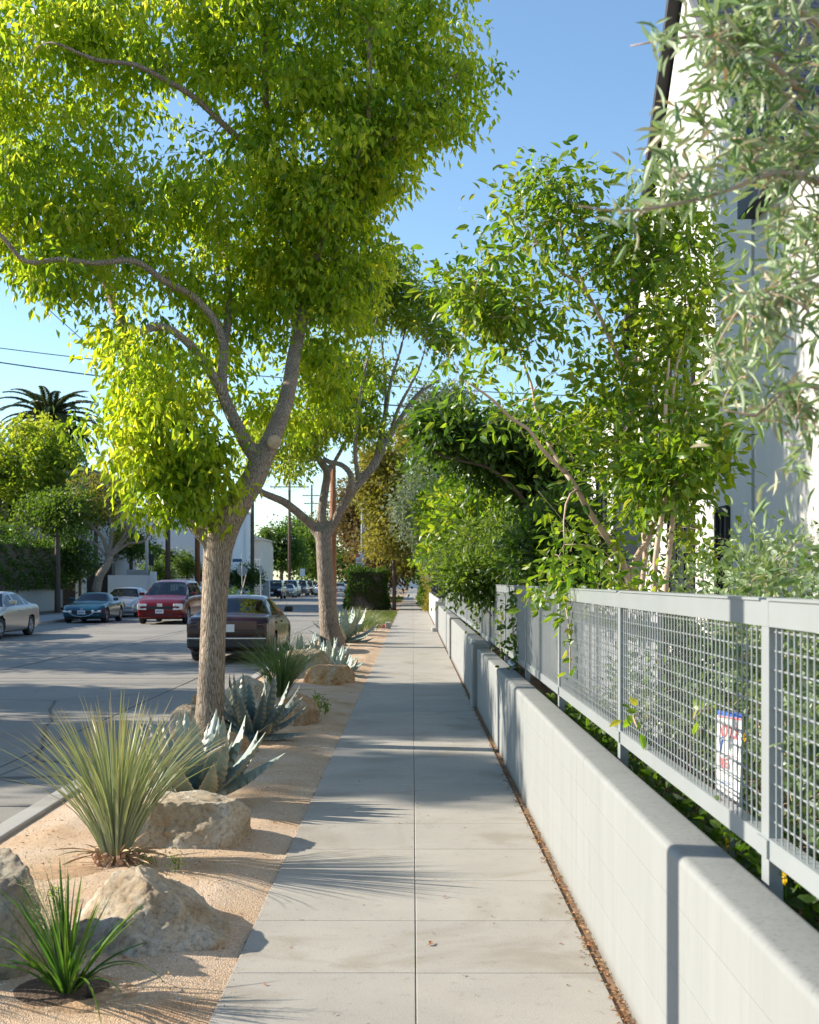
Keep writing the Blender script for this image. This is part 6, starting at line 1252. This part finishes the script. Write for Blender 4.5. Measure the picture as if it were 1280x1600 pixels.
hedge('column_hedge', 'narrow dark green hedge column behind the ochre one', 'hedge', .70, 1.5, 72, 110, 0, 3.4, 9000, .2, L_MID, 'hedge columns by the far sidewalk', .3)
for i in range(3):
    mb = MB(); y = 88+i*3.0
    for k in range(12): mb.box((-1.95, y+k*.22, 0), (-1.9, y+.14+k*.22, 1.1))
    tag(mb.build('picket_fence', WHITEP), ['nearest white picket panel beyond the hedge cube', 'middle white picket panel beyond the hedge cube', 'farthest white picket panel beyond the hedge cube'][i], 'fence', 'white picket panels')
mb = MB(); mb.box((-14, 250, 0), (6, 252, 3)); tag(mb.build('distant_house', STUCCO2), 'pale building closing the view at the end of the sidewalk', 'building')
# half-bare tree on the left
random.seed(61); Y7 = 62
LB = [limb([(150,925),(156,900),(166,885),(172,868)], [7.5,6.5,6,5.5], Y7), limb([(170,870),(160,840),(140,820),(120,800),(112,780)], [3.5,2.8,2.2,1.8,1.2], Y7), limb([(170,870),(175,830),(168,790),(170,750),(165,720)], [3.5,2.8,2.2,1.6,1], Y7), limb([(172,868),(195,835),(205,800),(200,760),(215,740)], [3.5,2.8,2.2,1.6,1], Y7), limb([(174,868),(200,850),(225,845),(240,820),(262,800),(280,800)], [3,2.5,2,1.6,1.2,.8], Y7), limb([(172,868),(190,850),(212,820),(232,780),(245,750)], [2.5,2.2,1.8,1.4,.8], Y7), limb([(168,872),(150,850),(135,845),(118,835)], [2.2,1.8,1.4,1], Y7)]
BB = [pb(135,765,Y7,35,30,.9,1), pb(175,755,Y7,40,25,.9,1), pb(150,800,Y7,35,20,.8,.6), pb(215,790,Y7,40,35,.9,.6), pb(250,800,Y7,25,20,.6,.3), pb(190,830,Y7,40,20,.8,.3)]
tree('street_tree', 'half-bare pale-branched tree behind the parked roadster', 'tree', (P(150,925,Y7).x, Y7, 0), LB, BB, 210, 2300, .2, L_YEL, BARK2, 'trees across the street', cr=.35, voxel=0, twr=.04, aspect=.35)
# palm
def palm(label, c, h, fl_, n, seed, mat=L_PALM, group=None, trunk_r=.35, nl=42, name='date_palm', w_=.055, ll=.42):
    rs = random.Random(seed); root = thing(name, label, 'palm', (c[0], c[1], 0), group=group); mb = MB(); mb.tube([(0, 0, -.1), (.1, 0, h*.5), (0, 0, h)], [trunk_r*1.1, trunk_r, trunk_r*1.15], 12, jit=.06); mb.build('trunk', BARKD, root, True)
    pos, dr_, ln, st_ = [], [], [], MB()
    for i in range(n):
        az = i*2.39996; u = (i+.5)/n; el = R(85-140*u); p = Vector((0, 0, h)); Lf = fl_*rs.uniform(.85, 1.05); segs = 12; pts = [p.copy()]; e = el
        for s in range(segs):
            d = Vector((math.cos(e)*math.cos(az), math.cos(e)*math.sin(az), math.sin(e))); side = Vector((-math.sin(az), math.cos(az), 0))
            for q in range(nl//segs):
                pp = p+d*(Lf/segs)*(q/(nl//segs)); tt = (s+q/(nl//segs))/segs
                for sg in (-1, 1): pos.append(tuple(pp)); dv = side*sg*.8+d*.6+Vector((0, 0, -.22)); dr_.append(tuple(dv)); ln.append(ll*(1-.55*abs(tt-.45)*1.6))
            p = p+d*(Lf/segs); pts.append(p.copy()); e -= R(6.5)*(1.2 if u < .6 else .8)
        st_.tube(pts, [.04*(1-k/(segs+1)) for k in range(segs+1)], 4)
    st_.build('frond_ribs', L_PALM, root); make_leaves('fronds', mat, root, np.array(pos), np.array(dr_), np.array(ln), w_/ll*1.6, 'd4'); return root
c = P(78, 662, 82); palm('feather palm rising above the leafy tree on the left', (c.x, c.y), c.z, 4.2, 84, 3, nl=96, w_=.05, ll=.5)
for i, (px, py, Y, s) in enumerate([(240, 862, 96, 1.0), (262, 868, 98, 1.0), (418, 835, 140, 1.6)]):
    c = P(px, py, Y); palm(['small spiky palm left of the dark utility pole', 'second small spiky palm next to the dark utility pole', 'shaggy palm-like tree right of the cream house'][i], (c.x, c.y), c.z, 1.0*s, 34, 9+i, L_MID, 'small palms by the white building', .14, 24, 'small_palm', .07, .3)
blobtree('round green bush right of the dark utility pole', 292, 882, 97, 22, 20, 1.2, 2500, .22, L_MID, 'bushes in front of the white building', 'bush', cr=.5, ncl=40)
blobtree('green bush left of the dark utility pole', 235, 893, 94, 40, 16, 1.2, 3000, .22, L_MID, 'bushes in front of the white building', 'bush', cr=.5, ncl=50)
blobtree('dark bush behind the stop sign', 380, 905, 104, 32, 18, 1.4, 3000, .22, L_DARK, 'bushes in front of the white building', 'bush', cr=.5, ncl=50)
shrub('corner_shrub', 'low mixed planting on the street corner below the stop sign', 'shrub', (-13.5, 92, 0), [(-14.8, 90, .35, 1.2, 2, .5), (-13.2, 93, .3, 1.1, 2, .45), (-15.8, 92, .5, 1.2, 2, .5)], 4500, .16, L_DARK, ncl=60, cr=.4, stems=False)
slab = MB(); slab.box((-17.5, 84, -.14), (-11.9, 98, 0.0)); tag(slab.build('corner_kerb', CONC2), kind='structure')
# poles, lamp post, signs, wires
pole('dark wooden utility pole rising behind the red minivan', -15.3, 76, 11, .17, POLEW, ((9.8, 1.2),))
pole('brown utility pole just left of the front trunk', -15.4, 87, 12, .20, POLEO, ((10.8, 1.2),))
pole('utility pole just right of the front trunk above the cars', -14.9, 113, 13, .20, POLEW, ((11.9, 1.3),))
pole('tall far utility pole with double crossarms above the parked wagons', -15.0, 148, 14.6, .20, POLEW, ((13.0, 2.4), (8.5, .8), (4.6+2, .7)))
pole('most distant utility pole with two crossarms', -15.2, 183, 16, .18, POLEW, ((14.4, 1.4), (13.2, 1.2)))
pole('orange-brown wooden pole hiding behind the fork of the second tree', -2.62, 40.0, 5.4, .125, POLEO)
lp = pole('pale grey lamp post standing behind the clipped shrub cube', -2.85, 68.9+.6, 11, .13, GALV, name='lamp_post', cat='lamp post', group='lamp posts')
mb = MB(); mb.tube([(0, 0, 10.9), (-.8, 0, 11.3), (-2.0, 0, 11.4)], [.05, .045, .04], 8); mb.build('arm', GALV, lp, True); mb = MB(); mb.box((-2.6, -.15, 11.3), (-1.9, .15, 11.45)); bevel(mb.build('lamp_head', GALV, lp), .04)
l2 = pole('slim grey lamp post behind the silver grey sedan', -15.2, 69.5, 8.0, .10, GALV, name='lamp_post', cat='lamp post', group='lamp posts')
mb = MB(); mb.tube([(0, 0, 7.9), (.8, 0, 8.2), (1.8, 0, 8.2)], [.05, .045, .04], 8); mb.build('arm', GALV, l2, True); mb = MB(); mb.box((1.7, -.15, 8.1), (2.3, .15, 8.25)); bevel(mb.build('lamp_head', GALV, l2), .04)
def sign(name, label, x, y, h, parts, group=None, cat='sign', pr=.035):
    root = thing(name, label, cat, (x, y, 0), group=group); mb = MB(); mb.bar((0, .02, -.1), (0, .02, h), pr, 8); mb.build('post', GALV, root)
    for nm, (a, b), m_ in parts: mb = MB(); mb.box((a[0], -.03, a[1]), (b[0], 0, b[1])); mb.build(nm, m_, root)
    return root
ns = sign('parking_sign', 'white and red no-parking sign on the pole above the shrub cube', -3.0, 69.2, 3.3, [('panel', ((-.22, 2.35), (.22, 3.1)), WHITEP), ], None)
mb = MB(); mb.box((-.22, -.034, 2.93), (.0, -.031, 3.1)); mb.build('red_corner', SIGNR, ns)
text('NO\nPARKING', .09, SIGNR, 'lettering', ns, (0, -.034, 2.74), (R(90), 0, 0), bold=.003); text('2 HOUR\n8-6', .07, SIGNR, 'lettering', ns, (0, -.034, 2.52), (R(90), 0, 0), bold=.002)
ss = thing('stop_sign', 'back of an octagonal stop sign with a blue street-name plate above', 'sign', (-13.4, 95.5, 0)); mb = MB(); mb.bar((0, 0, -.1), (0, 0, 3.6), .04, 8); mb.build('post', GALV, ss)
mb = MB(); mb.prism([(.42*math.cos(a*math.pi/4+math.pi/8), 2.35+.42*math.sin(a*math.pi/4+math.pi/8)) for a in range(8)], .05, .07); mb.build('octagon_plate', GALV, ss, fix=True)
mb = MB(); mb.box((-.75, -.01, 3.05), (-.02, .01, 3.3)); mb.build('street_name_plate', SIGNDB, ss)
sign('small_sign', 'small blue-grey sign beside the corner planting', -12.5, 100, 2.9, [('panel', ((-.14, 2.2), (.14, 2.8)), GALV)], 'small street signs')
sign('small_sign', 'small pale sign in front of the far dark trees', -12.6, 139, 2.9, [('panel', ((-.28, 2.1), (.28, 2.95)), WHITEP)], 'small street signs')
sign('small_sign', 'dark sign on a thin post left of the dark utility pole', -15.9, 74, 3.4, [('panel', ((-.16, 2.5), (.16, 3.2)), BLACK)], 'small street signs')
sign('small_sign', 'small far sign right of the second trunk', -6.8, 170, 2.9, [('panel', ((-.3, 2.0), (.3, 2.9)), GALV)], 'small street signs')
mb = MB(); mb.box((-13.2, 107, 0), (-12.6, 107.5, 1.6)); tag(bevel(mb.build('utility_cabinet', GALV), .05), 'grey utility cabinet left of the black off-road wagon', 'cabinet')
mb = MB(); mb.bar((-14.2, 100, 0), (-13.7, 100, 2.1), .09, 6, .03); tag(mb.build('leaning_post', BARKS), 'pale leaning post beside the stop sign', 'post')
def wire(label, a, b, sag, r=.03):
    a = Vector(a); b = Vector(b); mb = MB(); pts = [a.lerp(b, t/24)+Vector((0, 0, -sag*4*(t/24)*(1-t/24))) for t in range(25)]; mb.tube(pts, [r]*25, 5); tag(mb.build('overhead_cable', WIREM), label, 'cable', 'overhead cables')
def W(px, py, Y): return tuple(P(px, py, Y))
wire('thick lower cable crossing the street at palm height', W(-120, 548, 60), W(1000, 652, 60), .6, .035)
wire('thin upper cable crossing just above the lower one', W(-120, 528, 62), W(1000, 622, 62), .5, .025)
wire('top one of the two high thin cables over the right garden trees', W(200, 425, 80), W(1200, 456, 80), .1, .022)
wire('second of the two high thin cables over the right garden trees', W(200, 433, 80), W(1200, 463, 80), .1, .022)
wire('left one of the diagonal cables falling toward the far poles', W(-60, 360, 40), tuple(Vector((-16.4, 113, 12.0))), .3, .018)
wire('right one of the diagonal cables falling toward the far poles', W(-20, 360, 40), tuple(Vector((-13.9, 113, 12.0))), .3, .018)
for dx in (-2.2, 2.2): wire('far cable strung between the distant poles, %s side' % ('outer' if dx < 0 else 'street'), (-14.9+dx*.5, 113, 12.1), (-15+dx, 148, 13.2), .5, .02)
